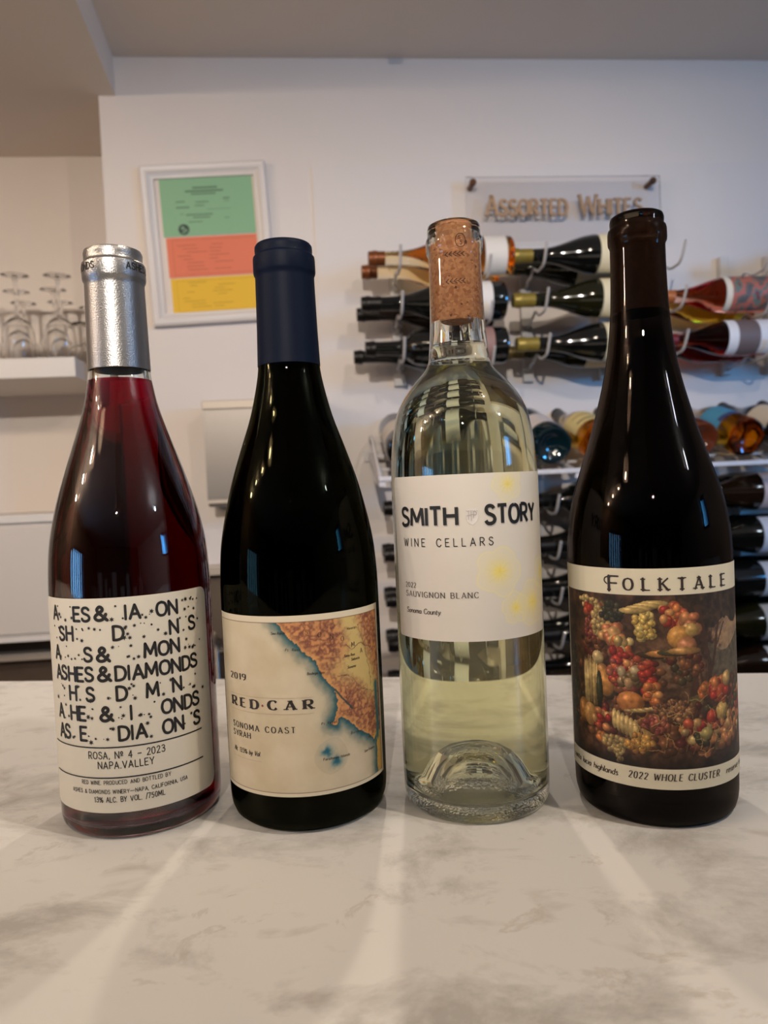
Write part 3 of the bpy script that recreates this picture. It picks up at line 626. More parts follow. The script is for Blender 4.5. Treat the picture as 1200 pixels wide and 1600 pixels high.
dark_bottle(b4, body, heel4, top4, AMBER, .2245)
lathe('cork', MM([(0, 238), (9.2, 238), (9.75, 239), (9.75, 281), (9.2, 281.6), (0, 281.6)]), mat('aged_cork', (100, 72, 54), .8, var=.25, vscale=300), b4, 48)
R = .0383
# painted harvest scene: generic heap of fruit, leaves and gourds in a dark landscape
blobs = []
def B(x, z, rx, rz, c, hl=1.0): blobs.append((x, z, rx, rz, c, hl))
pr = random.Random(11)
def cluster(cx, cz, sx, sz, n, r, cols, ang=0):
    for k in range(n):
        a = pr.uniform(0, 2 * pi); q = sqrt(pr.random()); x = cos(a) * q * sx; z = sin(a) * q * sz
        B(cx + x * cos(ang) - z * sin(ang), cz + x * sin(ang) + z * cos(ang), r * pr.uniform(.75, 1.2), r * pr.uniform(.75, 1.2), pr.choice(cols))
YG = [(206, 176, 110), (190, 158, 92), (170, 140, 90)]; RP = [(150, 70, 60), (128, 56, 52), (170, 96, 70)]; RD = [(182, 52, 36), (160, 44, 36), (196, 84, 54)]; OR = [(206, 120, 60), (190, 96, 50), (214, 144, 80)]; PE = [(214, 160, 96), (204, 130, 76), (190, 110, 70)]; GD = [(52, 54, 36), (40, 40, 30), (70, 66, 40)]
BR = [(104, 64, 40), (126, 74, 44), (84, 52, 36), (74, 64, 40), (140, 88, 52), (96, 40, 34)]
cluster(-4, 46, 50, 11, 170, 2.3, BR); cluster(-38, 66, 14, 20, 60, 2.2, BR); cluster(-6, 74, 16, 8, 50, 1.9, BR); cluster(-34, 92, 10, 10, 40, 1.8, BR); cluster(30, 56, 14, 12, 60, 2.2, BR)
cluster(-42, 101, 7, 2.6, 26, 1.3, YG, -.2); cluster(-43.5, 98, 2.5, 2, 4, 2.4, RD); cluster(-42, 90, 3.2, 8, 40, 1.2, RP); cluster(-36, 92, 4.5, 6.5, 46, 1.5, YG, .3); cluster(-30, 98, 5.5, 4, 30, 1.6, GD)
cluster(-30, 88, 5, 6, 12, 2.6, PE); cluster(-25, 84, 5, 5, 10, 2.4, OR + YG); cluster(-26, 78, 7, 3, 14, 2.2, RD)
cluster(-15, 93, 4.5, 7.5, 60, 1.5, [(216, 180, 90), (200, 160, 76), (226, 196, 112)], .1)
for k in range(4): B(-11 - k * 3.1, 102.6 - k * 1.1, 6.0, 1.5, (212, 178, 104))
cluster(-2, 97, 7, 5, 30, 2.0, RD + OR, -.7); cluster(3, 92, 5, 6, 10, 2.6, PE); B(-.8, 87.5, 5.2, 5.2, (216, 150, 70)); B(2.6, 83.5, 4.5, 4.2, (204, 130, 84)); B(5, 90.5, 3, 3, (214, 170, 90))
for k in range(4): B(-12 + k * 4.5, 80.5 + k * .6 - 1, 7.5, 1.7, ((66, 50, 32), (196, 130, 66), (84, 76, 44), (200, 146, 80))[k])
for k in range(16): B(-47 + k * .55, 64 + pr.uniform(-2, 2), .55, 11, pr.choice(YG + [(150, 116, 66)]))
B(-38, 76, 3.3, 3.3, (218, 190, 130)); B(-35.5, 70.5, 3, 3, (200, 140, 80)); B(-33.8, 65, 4.2, 6.5, (208, 140, 66)); B(-37.5, 61, 1.8, 9, (58, 60, 38))
cluster(-24, 71, 8, 8.5, 90, 1.7, RD + OR + RP); cluster(-22, 69, 5, 5, 12, 2.2, [(200, 176, 130), (120, 96, 60), (190, 150, 100)]); cluster(-15, 69, 2.6, 11, 26, 1.7, RD); B(-22.5, 57.5, 6.2, 5, (208, 128, 62)); cluster(-14, 62, 4, 5, 16, 1.8, OR)
B(-48.5, 49, 4.2, 6, (196, 130, 60)); B(-44, 48, 4.2, 5.5, (214, 156, 84)); cluster(-37, 47, 6, 4, 26, 1.9, PE + RD)
for k in range(6): B(-30 + k * 1.9, 49 - k * .8, 1.4, 4.8, (214, 180, 110))
for k in range(9): B(-22 + k * 2.6, 53.5 + k * .5, 3.4, .8, pr.choice(YG))
cluster(-4, 55, 9, 4.5, 80, 1.15, [(140, 96, 60), (170, 124, 80), (120, 74, 54)]); cluster(-12, 48.5, 5, 4, 30, 1.4, RP)
cluster(-37, 38, 3, 3, 5, 2.4, OR); cluster(-30.5, 37.5, 5.5, 4.2, 46, 1.35, YG); cluster(-19, 39, 6, 4, 40, 1.4, [(204, 150, 70), (190, 130, 60)]); cluster(-28, 33, 2.4, 4, 14, 1.1, YG)
cluster(9, 45, 9, 5.5, 34, 2.2, PE + YG + RD + GD); B(20.5, 52.3, 4.2, 4.2, (218, 178, 96)); B(14, 50.5, 3.0, 3.4, (196, 62, 40)); B(11, 43.5, 3.2, 3, (170, 150, 84)); cluster(24.5, 45, 5, 6, 26, 2.2, PE)
cluster(19, 62, 6, 5, 26, 2.3, RD + OR); B(24.5, 66.5, 3, 3.6, (212, 170, 100)); B(19.5, 61, 2.6, 3.5, (190, 74, 40)); cluster(11, 62, 3, 3, 8, 2, OR)
cluster(38, 52, 9, 12, 60, 2.2, PE + RD + GD); cluster(-57, 60, 4, 20, 30, 2, GD)
leaves = [(-1, 45, 4.2, (190, 120, 60)), (3, 42, 3.5, (150, 96, 52)), (10, 37, 4.5, (120, 70, 44)), (-8, 41, 4, (110, 64, 40)), (-26, 43, 3.5, (120, 90, 50)), (16, 39, 4, (96, 76, 48)), (-16, 45, 4, (140, 110, 60)), (6, 58, 3.5, (90, 80, 46))]
def paint(u, z):
    U = u * 1000; Z = z * 1000; n1 = fbm(U / 6, Z / 6, 4); n2 = fbm(U / 2, Z / 2 + 40, 3)
    c = lerp(np.tile(A_(34, 22, 18), (len(U), 1)), np.tile(A_(98, 66, 46), (len(U), 1)), n1 * 1.5 - .35 + (n2 - .5) * .5)
    mid = np.exp(-((U + 2) / 16) ** 2 - ((Z - 74) / 12) ** 2); c = lerp(c, A_(122, 94, 68), mid * (n2 + .2) * .9)
    sky = ((U > 13) & (Z > 74)) * np.clip((Z - 74) / 6, 0, 1) * np.clip((U - 13) / 9 + (n2 - .5) * 1.6, 0, 1); skyc = lerp(np.tile(A_(170, 132, 92), (len(U), 1)), np.tile(A_(116, 98, 82), (len(U), 1)), fbm(U / 7, Z / 3, 3) * 1.4 - .2)
    c = c * (1 - sky[:, None]) + skyc * sky[:, None]
    hill = (Z < 82 + 3.5 * np.sin(U / 5) + 2 * n1) & (U > 12) & (Z > 68); c = np.where(hill[:, None], lerp(np.tile(A_(62, 56, 46), (len(U), 1)), A_(98, 84, 64), n2), c)
    top = (Z > 97 - 6 * n1 * ((U > 0) + .3) + 2 * np.sin(U / 3)) & (U > -2) | (np.hypot((U - 12) / 8, (Z - 99) / 8) + (n2 - .5) * .9 < .95) | (np.hypot((U - 26) / 7, (Z - 101) / 7) + (n2 - .5) * .9 < .9)
    c = np.where(top[:, None], lerp(np.tile(A_(34, 26, 20), (len(U), 1)), A_(74, 54, 38), n2 * 1.2 - .2), c)
    for pl, w in (([(13, 56), (13.5, 75), (9, 98)], 1.0), ([(12, 62), (17, 80), (20, 97)], .8), ([(10, 60), (8, 80), (4, 92)], .5), ([(17, 80), (23, 92)], .45), ([(6, 52), (6, 80), (8, 100)], 1.8)):
        c = lerp(c, A_(62, 40, 30), (seg_dist(U + (n2 - .5), Z, pl, False) < w) * .9)
    for x, z0, r, col in leaves:
        an = np.arctan2(Z - z0, U - x); d = np.hypot(U - x, Z - z0); rr = r * (.62 + .38 * np.abs(np.cos(an * 2.5)) ** .5)
        k = d < rr; sh = .7 + .5 * n2 - .15 * (np.abs(np.sin(an * 5)) < .2); c = np.where(k[:, None], A_(*col) * sh[:, None], c)
    for (x, z0, rx, rz, col, hl) in blobs:
        k = np.where((np.abs(U - x) < rx) & (np.abs(Z - z0) < rz))[0]
        if not len(k): continue
        dx = (U[k] - x) / rx; dz = (Z[k] - z0) / rz; d2 = dx * dx + dz * dz; m_ = d2 < 1
        kk = k[m_]; dx = dx[m_]; dz = dz[m_]; sh = .42 + .62 * np.clip(1 - (np.hypot(dx + .35, dz - .35)) / 1.45, 0, 1) ** .8
        cc = A_(*col)[None, :] * (sh * (.85 + .3 * n2[kk]))[:, None] + 42 * np.exp(-((dx + .35) ** 2 + (dz - .4) ** 2) / .04)[:, None]
        c[kk] = cc
    r_ = np.random.default_rng(3)
    for k in range(70):
        x, z0 = r_.uniform(-24, 24), r_.uniform(32, 60); a = r_.uniform(0, pi); l = r_.uniform(3, 7)
        d = seg_dist(U, Z, [(x, z0), (x + l * cos(a) * .5 + .8, z0 + l * sin(a) * .5 + .5), (x + l * cos(a), z0 + l * sin(a) - .6)], False); c = lerp(c, A_(*(YG[k % 3] if k % 3 else (120, 90, 50))), (d < .17) * .6)
    c = lerp(c, np.tile(c.mean(1, keepdims=True), (1, 3)) * A_(1.12, .98, .80), np.full(len(U), .12)); c = c * (.84 + .30 * n2)[:, None]
    lowd = np.clip((34 - Z) / 5, 0, 1) * .5; c = c * (1 - lowd)[:, None]
    return c
def folk_colour(u, z):
    U = u * 1000; Z = z * 1000; c = np.tile(A_(212, 203, 178), (len(U), 1)); k = (U > -63.5) & (U < 56.5) & (Z > 28.2) & (Z < 106.4)
    c[k] = paint(u[k], z[k]); return c
lab = sheet('label', cyl(R, .0002), -.0670, .0600, .0190, .1182, 440, 340, PRINT, b4, colour=folk_colour)
lab['label'] = 'cream label with a dark painting of fruit'
P = []
text(P, 'OLKTALE', -.0237, .1086, .0052, .0488, .22, contrast=.5, serif=.20, gap=.5, rnd=True, sub=.001)
x = -.0305; z = .1080; text(P, 'F', x, z, .0066, .0044, .2, contrast=.4, serif=.14, sub=.001)
ribbon([tuple(q) for q in spl([(x + .0002, z + .0064), (x - .0018, z + .0058), (x - .0022, z + .0042), (x - .0010, z + .0030)], 5)], lambda a, b: .0006, P, True, .002)
text(P, '2022 WHOLE CLUSTER', -.0243, .0231, .0030, .0414, .17, contrast=.5, serif=.1, slant=.15, gap=.34, rnd=False, sub=.001)
text(P, 'santa lucia highlands', -.0610, .0226, .0028, .0315, .16, contrast=.4, slant=.2, gap=.22, rnd=False, sub=.001)
text(P, 'reserve red', .0222, .0232, .0028, .0175, .16, contrast=.4, slant=.2, gap=.22, rnd=False, sub=.001)
print_on('lettering', P, cyl(R, .0004), mat('sepia_ink', (44, 30, 26), .55), lab)

# ================================================================ ON THE WALL
# framed permits
fr = thing('picture_frame', 'white framed display of green, salmon and yellow permits on the wall', 'picture frame', mw=WM(-.346, 0, .690) @ Matrix.Rotation(radians(-2.2), 4, 'Y'))
w_, h_ = .131, .167
prof = [(0, .001), (0, .016), (.004, .019), (.010, .017), (.014, .018), (.020, .012), (.026, .010), (.027, .006), (.027, .001)]
V = []; Fc = []; n = len(prof)
for cx_, cz_ in ((-1, -1), (1, -1), (1, 1), (-1, 1)):
    for d, o_ in prof: V.append((cx_ * (w_ - d), -o_, cz_ * (h_ - d)))
for k in range(4):
    for i in range(n - 1): Fc.append((k * n + i, k * n + i + 1, ((k + 1) % 4) * n + i + 1, ((k + 1) % 4) * n + i))
f_ = mesh('moulding', V, Fc, mat('frame_white', (210, 202, 196), .4), fr, True); auto(f_, 30)
boxes('backing', [(-.106, .106, -.004, -.001, -.142, .142)], mat('mat_board', (214, 200, 188), .7), fr)
def paper(nm, x0, x1, z0, z1, col, seal=False, seed=1, lab_=''):
    p = boxes(nm, [(x0, x1, -.0055, -.0045, z0, z1)], mat(nm + '_' + lab_.split()[0], col, .8), fr); p['label'] = lab_
    P = []; r = random.Random(seed); cx = (x0 + x1) / 2
    if not seal:
        a, b, c_, d = x0 + .012, x1 - .006, z0 + .006, z1 - .006
        for q in ([(a, c_), (b, c_)], [(a, d), (b, d)], [(a, c_), (a, d)]): ribbon(q, lambda x, y: .0005, P, False, .5)
        for k in range(9):
            zz = z1 - .010 - k * (z1 - z0 - .018) / 9
            for q in range(2):
                if r.random() < .75:
                    xa = x0 + .02 + q * .06 + r.uniform(0, .02); ribbon([(xa, zz), (xa + r.uniform(.015, .045), zz)], lambda x, y: .0011, P, False, .5)
    else:
        for k, (xa, xb, zz, t) in enumerate([(-.026, .026, .120, .004), (-.042, .038, .113, .004), (-.030, .022, .107, .003), (-.063, -.044, .092, .0025), (-.022, .006, .090, .0022), (.036, .050, .096, .003), (-.063, -.035, .080, .003), (-.024, -.004, .083, .0022), (.038, .048, .090, .0015), (-.056, -.048, .066, .0015), (-.044, .012, .064, .0028), (-.030, .006, .058, .0025), (-.040, -.010, .049, .0018), (.0, .05, .074, .001), (.036, .046, .055, .0015)]):
            ribbon([(xa, zz), (xb, zz)], lambda x, y: t, P, False, .5)
    print_on('lettering', P, flat(.0058), mat('faded_ink_' + lab_.split()[0], tuple(int(v * .72) for v in col), .8), p)
    if seal:
        P = []; disc(P, -.051, .034, .0115, 20); print_on('seal', P, flat(.0059), mat('seal_green', (52, 70, 58), .7), p)
        P = []; disc(P, -.053, .037, .004, 9); disc(P, -.047, .032, .0035, 7); disc(P, -.052, .028, .0028, 8); print_on('seal_relief', P, flat(.0061), mat('seal_light', (116, 146, 118), .7), p)
paper('permit', -.094, .100, .020, .144, (132, 172, 134), True, 1, 'green permit sheet')
paper('permit', -.090, .100, -.066, .018, (216, 118, 88), False, 2, 'salmon permit sheet')
paper('permit', -.088, .100, -.144, -.068, (222, 176, 52), False, 5, 'yellow permit sheet')

# acrylic sign
sg = thing('acrylic_sign', 'clear acrylic wall sign with raised gold letters reading assorted whites', 'sign', mw=WM(.4225, 0, .747))
boxes('acrylic_plate', [(-.2175, .2175, -.032, -.028, -.069, .069)], clear_sheet('acrylic'), sg, .0006)
for x in (-.2025, .1985):
    o = lathe('standoff', [(0, -.001), (.0065, -.001), (.0065, .003), (.006, .004), (.006, .034), (.0075, .035), (.0075, .039), (.006, .041), (0, .041)], mat('bronze', (96, 66, 48), .35, metal=.8), sg, 20)
    o.rotation_euler = (radians(90), 0, 0); o.location = (x, -.001, .055)
GOLD = mat('gold_lettering', (164, 130, 98), .4, metal=.25); EDG = mat('letter_edge', (50, 38, 32), .6)
for word, x0_, w_ in (('Assorted', -.1745, .178), ('Whites', .0325, .140)):
    P = []; text(P, word, x0_, -.0150, .0430, w_, .165, contrast=.35, serif=.10, gap=.16, rnd=False, sub=.02, smallcap=.76)
    mk = list(MARKS) + [len(P)]
    for q0, q1 in zip(mk[:-1], mk[1:]):
        V = []; Fc = []
        for i, p in enumerate(P[q0:q1]):
            ar = sum(p[k][0] * p[(k + 1) % len(p)][1] - p[(k + 1) % len(p)][0] * p[k][1] for k in range(len(p)))
            if ar < 0: p = p[::-1]
            n = len(p); b = len(V); d = .0002 * (i % 3); V += [(q[0], -.0362 - d, q[1]) for q in p] + [(q[0], -.0320, q[1]) for q in p]
            Fc.append(tuple(range(b, b + n))); Fc += [(b + k, b + n + k, b + n + (k + 1) % n, b + (k + 1) % n) for k in range(n)]
        o = mesh('letter', V, Fc, GOLD, sg); o.data.materials.append(EDG)
        for p in o.data.polygons: p.material_index = 0 if abs(p.normal.y) > .8 else 1

# paper towel dispenser
dp = thing('towel_dispenser', 'grey steel paper towel dispenser on the wall, towel edge showing below', 'dispenser', mw=WM(-.24, 0, .24))
pr_ = [(.0, .106), (-.088, .106), (-.10, .098), (-.10, -.085), (-.098, -.095), (-.090, -.103), (-.075, -.107), (-.0, -.107)]
V = [(x, y, z) for x in (-.125, .125) for y, z in pr_]; n = len(pr_)
auto(mesh('case', V, [(i, n + i, n + i + 1, i + 1) for i in range(n - 1)] + [tuple(range(n)), tuple(range(2 * n - 1, n - 1, -1))], STEEL, dp, True), 25)
boxes('top_lip', [(-.127, .127, -.104, -.0, .090, .108)], mat('satin_steel', (176, 164, 150), .5, metal=.5), dp, .002)
boxes('front_lip', [(-.124, .124, -.106, -.100, -.100, -.092)], MATS['satin_steel'], dp, .001)
V = []
for x in (-.085, .085):
    for y, z in ((-.05, -.104), (-.055, -.118), (-.062, -.122), (-.075, -.128)): V.append((x, y + .004 * sin(x * 40), z + .004 * cos(x * 60)))
mesh('paper_towel', V, [(i, i + 1, i + 5, i + 4) for i in range(3)], mat('tissue', (226, 222, 216), .9), dp, True)

# recess shelf with upside-down wine glasses
sh = boxes('wall_shelf', [(-1.9, -.64, 0, .2805, .421, .463)], WHITE, None, .002); sh.matrix_world = WM(0, 0, 0)
tag(sh, 'thick white shelf in the wall recess carrying upturned wine glasses', 'shelf')
def wine_glass(s, off, hh, rb, label, grp):
    t = thing('wine_glass', label, 'glass', group=grp, mw=WM(s, off, .4635))
    k = hh
    prof_o = [(rb * .78, 0), (rb * .95, k * .12), (rb, k * .26), (rb * .86, k * .40), (rb * .5, k * .49), (.006, k * .53), (.0034, k * .58), (.0034, k * .92), (.006, k * .965), (rb * .55, k * .985), (rb * .85, k * .995), (rb * .85, k), (0, k)]
    t_ = .0012
    prof_i = [(rb * .78 - t_, 0), (rb * .95 - t_, k * .12), (rb - t_, k * .26), (rb * .86 - t_, k * .395), (rb * .48 - t_, k * .475), (0, k * .51)]
    so = [(max(0, p[0]), p[1]) for p in spl(prof_o[:7], 4)] + prof_o[7:]; si = [(max(0, p[0]), p[1]) for p in spl(prof_i, 4)]
    lathe('bowl', si[::-1] + so, glass('crystal', (1, 1, 1), 1.42), t, 40)
spots = [(-.685, -.06, .185, .034), (-.770, -.05, .185, .034), (-.855, -.06, .185, .034), (-.94, -.05, .185, .034), (-.725, -.15, .180, .034), (-.81, -.16, .18, .034), (-.665, -.225, .155, .033), (-.655, -.13, .095, .038), (-.735, -.225, .17, .034), (-.90, -.2, .18, .034), (-.82, -.225, .17, .034), (-1.02, -.06, .18, .034)]
for i, (s, o_, hh, rb) in enumerate(spots):
    lb = ['tall upturned wine glass at the right end of the front row on the shelf', 'upturned wine glass second from the right in the front row', 'upturned wine glass third from the right in the front row', 'upturned wine glass at the left end of the front row', 'upturned wine glass in the middle row between the two rightmost front ones', 'upturned wine glass left in the middle row on the shelf', 'shorter upturned wine glass at the back right corner of the shelf', 'squat short-stemmed upturned glass at the shelf end beside the silver-capped bottle', 'upturned wine glass in the back row beside the shorter one', 'upturned wine glass far left in the back row', 'upturned wine glass in the middle of the back row', 'upturned wine glass beyond the left end of the front row'][i]
    wine_glass(s, o_, hh, rb, lb, 'upturned glasses on the recess shelf')

# white cabinet under the recess, steel sink ledge
cb = thing('wall_cabinet', 'plain white low cabinet below the glass shelf behind the bar', 'cabinet', mw=WM(-.95, .0, .0))
boxes('carcass', [(-.40, .43, -.10, .28, -.105, .120)], mat('cabinet_white', (202, 194, 186), .5), cb, .002)
boxes('top', [(-.41, .44, -.108, .2805, .120, .136)], WHITE, cb, .002)
boxes('door', [(-.395, .425, -.106, -.1005, -.100, .112)], MATS['cabinet_white'], cb, .002)
boxes('bottom_rail', [(-.40, .43, -.110, .0, -.115, -.105)], WHITE, cb, .001)
sk = thing('steel_sink_counter', 'brown-tinged steel sink counter with chrome tap below the back wall', 'sink', mw=WM(-.60, 0, ZF))
H0 = -ZF
boxes('backsplash', [(-.9, .53, -.012, -.0045, 0, H0 - .005)], mat('sink_steel', (104, 90, 78), .4, metal=.7, var=.25, vscale=6), sk)
boxes('ledge', [(.07, .53, -.04, -.0045, H0 - .012, H0 + .008)], MATS['satin_steel'], sk, .002)
boxes('basin_rim', [(-.9, .53, -.42, -.03, H0 - .26, H0 - .24)], MATS['sink_steel'], sk, .003)
boxes('cabinet_base', [(-.88, .51, -.40, -.03, 0.0, H0 - .26)], STEEL, sk)
boxes('shelf_rail', [(-.9, .2, -.05, -.012, H0 - .165, H0 - .150)], MATS['satin_steel'], sk, .002)
CHR = mat('chrome', (200, 196, 190), .12, metal=1)
tube('tap', spl([(.23, -.06, H0 - .24), (.23, -.06, H0 - .16), (.23, -.075, H0 - .135), (.23, -.11, H0 - .13), (.23, -.15, H0 - .145)], 5), .009, CHR, sk, 12)
tube('tap_handle', [(.19, -.06, H0 - .17), (.265, -.06, H0 - .165)], .007, CHR, sk, 10)

# ---------------------------------------------------------------- background wine bottles
BGP = {'burgundy': [(0, 16), (18, 8), (30, .8), (34, 0), (38, 2.5), (39.8, 8), (40, 40), (40, 110), (39.3, 122), (36.4, 138), (31.3, 155), (25, 173), (19.5, 190), (16, 206), (14.3, 224), (13.7, 262), (13.9, 268), (15.1, 269), (15.1, 277), (14.2, 278.5), (14, 285), (12.8, 286.5), (0, 286)],
       'bordeaux': [(0, 18), (18, 9), (28, .8), (32, 0), (35.5, 2.5), (37, 8), (37, 40), (37, 165), (36.3, 178), (33.2, 190), (27, 200), (20, 208), (16, 217), (14.4, 228), (13.7, 268), (15, 269.5), (15, 277), (14, 278.5), (13.9, 287), (12.8, 288.5), (0, 288)]}
BGP['burgundy'] = [(r * .9625, z) for r, z in BGP['burgundy']]
GL = {'black': mat('bottle_black', (13, 14, 13), .07, spec=.6, coat=.3), 'olive': mat('bottle_olive', (26, 25, 10), .07, spec=.6), 'brown': mat('bottle_brown', (30, 18, 10), .08, spec=.6),
      'amber': glass('bottle_amber', (1, 1, 1), 1.36, absorb=(.95, .68, .06), density=24), 'rose': glass('bottle_rose', (1, 1, 1), 1.36, absorb=(.95, .40, .16), density=34), 'darkrose': glass('bottle_darkrose', (1, 1, 1), 1.36, absorb=(.75, .10, .14), density=75), 'gold': glass('bottle_gold', (1, 1, 1), 1.36, absorb=(.93, .80, .20), density=60), 'umber': mat('bottle_umber', (92, 44, 26), .1, spec=.6), 'teal': mat('bottle_teal', (8, 30, 36), .06, spec=.7)}
LM = {}
def foilm(c): return mat('foil_%d_%d_%d' % c, c, .38, metal=.35)
def paperm(c): return mat('paper_%d_%d_%d' % c, c, .6)
def art_mat():
    m = mat('floral_art', (120, 110, 108), .6); nt = m.node_tree; N = nt.nodes
    if 'vr' in N: return m
    tc = N.new('ShaderNodeTexCoord'); n = N.new('ShaderNodeTexNoise'); n.name = 'vr'; n.inputs['Scale'].default_value = 32; n.inputs['Detail'].default_value = 3
    r = N.new('ShaderNodeValToRGB'); r.color_ramp.interpolation = 'CONSTANT'; e = r.color_ramp.elements; e[0].color = (*lin((84, 84, 82)), 1); e[1].position = .5; e[1].color = (*lin((176, 96, 80)), 1)
    q = e.new(.42); q.color = (*lin((110, 92, 86)), 1); q = e.new(.58); q.color = (*lin((96, 110, 100)), 1); q = e.new(.66); q.color = (*lin((120, 56, 56)), 1)
    nt.links.new(tc.outputs['Object'], n.inputs[0]); nt.links.new(n.outputs['Fac'], r.inputs[0]); nt.links.new(r.outputs[0], N['Principled BSDF'].inputs['Base Color']); return m
MESHC = {}
def cached(key, fn):
    if key not in MESHC: MESHC[key] = fn().data
    else:
        o = bpy.data.objects.new(key[0], MESHC[key]); COL.objects.link(o); return o
    o = [x for x in COL.objects if x.data == MESHC[key]][0]; return o
def bg_bottle(base, zax, yax, shape, gl, foil, label, lab_col, group, lz=(28, 112), lw=100, foil_len=58, art=None, bands=(), scale=1.0):
    """yax: local +y (away from the label side)"""
    z = Vector(zax).normalized(); y = Vector(yax); y = (y - z * y.dot(z)).normalized(); x = y.cross(z)
    M = Matrix((x, y, z)).transposed().to_4x4(); M.translation = base
    t = thing('wine_bottle', label, 'bottle', group=group, mw=M @ Matrix.Scale(scale, 4))
    prof = MM(BGP[shape]); k = [i for i, p in enumerate(prof)]
    sm = prof[:6] + smooth_prof(prof[6:16], 3) + prof[16:]
    def mk_g(): return lathe('glass', sm, GL[gl], None, 40, 35)
    o = cached(('glass', shape, gl), mk_g); o.parent = t; o.matrix_local = Matrix()
    if foil:
        z0 = (288 - foil_len) / 1000
        fp = [(r + .0006, zz) for r, zz in sm if zz >= z0 and r > 0]; r0 = float(np.interp(z0, [q[1] for q in sm[6:-6]], [q[0] for q in sm[6:-6]])) + .0006
        def mk_f(): return lathe('capsule', [(r0 - .0004, z0 - .0002), (r0, z0)] + fp + [(0, fp[-1][1] + .0006)], foilm(foil), None, 32, 35)
        o = cached(('capsule', shape, foil, foil_len), mk_f); o.parent = t; o.matrix_local = Matrix(); o.name = 'capsule'
    Rb = .0385 if shape == 'burgundy' else .037
    if lab_col:
        def mk_l(): return sheet('label', cyl(Rb, .0003), -lw / 2000, lw / 2000, lz[0] / 1000, lz[1] / 1000, 24, 3, paperm(lab_col))
        o = cached(('label', Rb, lab_col, lz, lw), mk_l); o.parent = t; o.matrix_local = Matrix()
        L_ = o
        if art:
            def mk_a(): return sheet('label_art', cyl(Rb, .0005), -lw / 2000, lw / 2000, (lz[0] + 14) / 1000, (lz[1] - 14) / 1000, 24, 3, art)
            a = cached(('label_art', Rb, lz, lw, art.name), mk_a); a.parent = L_; a.matrix_local = Matrix()
        for (u0, u1, z0, z1, c) in bands:
            a = sheet('label_stripe', cyl(Rb, .0006), u0 / 1000, u1 / 1000, z0 / 1000, z1 / 1000, 12, 2, paperm(c)); a.parent = L_
    return t
CREAM = (226, 210, 172); GREYP = (206, 200, 196)
def lying(s_tip, off, z, shape, gl, foil, label, lab_col, group, **k):
    L_ = .2865 if shape == 'burgundy' else .2885
    sc = k.get('scale', 1.0)
    base = W(s_tip + L_ * sc, off, z)
    return bg_bottle(base, -Sd, Dd, shape, gl, foil, label, lab_col, group, **k)
NOSE = (20, 16, 14); OLF = (148, 128, 58)
UZ = [.608, .520, .432]
up = 'bottles on the upper wall pegs'
# upper column 1
lying(-.022, .155, .608, 'burgundy', 'amber', (120, 66, 30), 'amber wine bottle with rust capsule, front one of the top left peg row', (222, 214, 204), up, foil_len=34, lz=(16, 60), lw=104)
lying(-.030, .065, .608, 'burgundy', 'amber', (120, 66, 30), 'amber wine bottle lying behind the rust-capped one in the top left peg row', None, up, foil_len=34)
lying(-.040, .155, .520, 'burgundy', 'black', NOSE, 'black bottle with white label band, front one of the middle left peg row', (226, 220, 214), up, foil_len=40, lz=(30, 60), lw=104)
lying(-.044, .065, .520, 'burgundy', 'brown', NOSE, 'dark brown bottle at the wall side of the middle left peg row', None, up, foil_len=48)
lying(-.036, .155, .432, 'bordeaux', 'black', NOSE, 'black bottle with mauve label band, front one of the bottom left peg row', (150, 116, 108), up, foil_len=20, lz=(30, 60), lw=104, scale=.98)
lying(-.054, .065, .432, 'burgundy', 'black', NOSE, 'black bottle at the wall side of the bottom left peg row', None, up, foil_len=20)
# upper column 2
names = ['top', 'middle', 'bottom']
for i, (st, gl) in enumerate(((.262, 'black'), (.264, 'olive'), (.268, 'black'))):
    lying(st, .155, UZ[i], 'burgundy', gl, OLF, 'dark bottle with gold capsule and cream label, %s peg row beside the amber-necked bottle' % names[i], CREAM, up, foil_len=46, lz=(28, 112), lw=110)
lying(.248, .065, .608, 'burgundy', 'olive', OLF, 'gold-capped olive bottle behind the top centre row', CREAM, up, foil_len=46, lw=110)
lying(.262, .065, .432, 'burgundy', 'olive', (92, 76, 38), 'dull gold-capped bottle behind the bottom centre row', CREAM, up, foil_len=46, lw=110)
ART = art_mat()
lying(.545, .155, .520, 'burgundy', 'rose', (190, 110, 60), 'copper-pink rose wine bottle with floral picture label on the right pegs', (220, 208, 188), up, lz=(6, 130), lw=96, art=ART, scale=.95)
lying(.545, .065, .520, 'burgundy', 'gold', (190, 160, 80), 'golden wine bottle lying behind the rose one on the right pegs', None, up, scale=.95)
lying(.548, .155, .432, 'burgundy', 'darkrose', (120, 40, 40), 'dark red wine bottle with white-edged floral label on the lower right pegs', (222, 218, 218), up, lz=(6, 130), lw=96, scale=.95, bands=((-48, 48, 60, 108, (108, 92, 90)),))
lying(.545, .065, .432, 'burgundy', 'darkrose', (120, 40, 40), 'dark red bottle lying behind the white-edged floral one on the lower right pegs', None, up, scale=.95)
# upper column beyond the frame (seen through the clear bottle)
for i in range(3): lying(.83, .155, UZ[i], 'burgundy', 'black', NOSE, 'dark bottle %s on the pegs past the right edge' % ('high', 'halfway up', 'low')[i], GREYP, up)
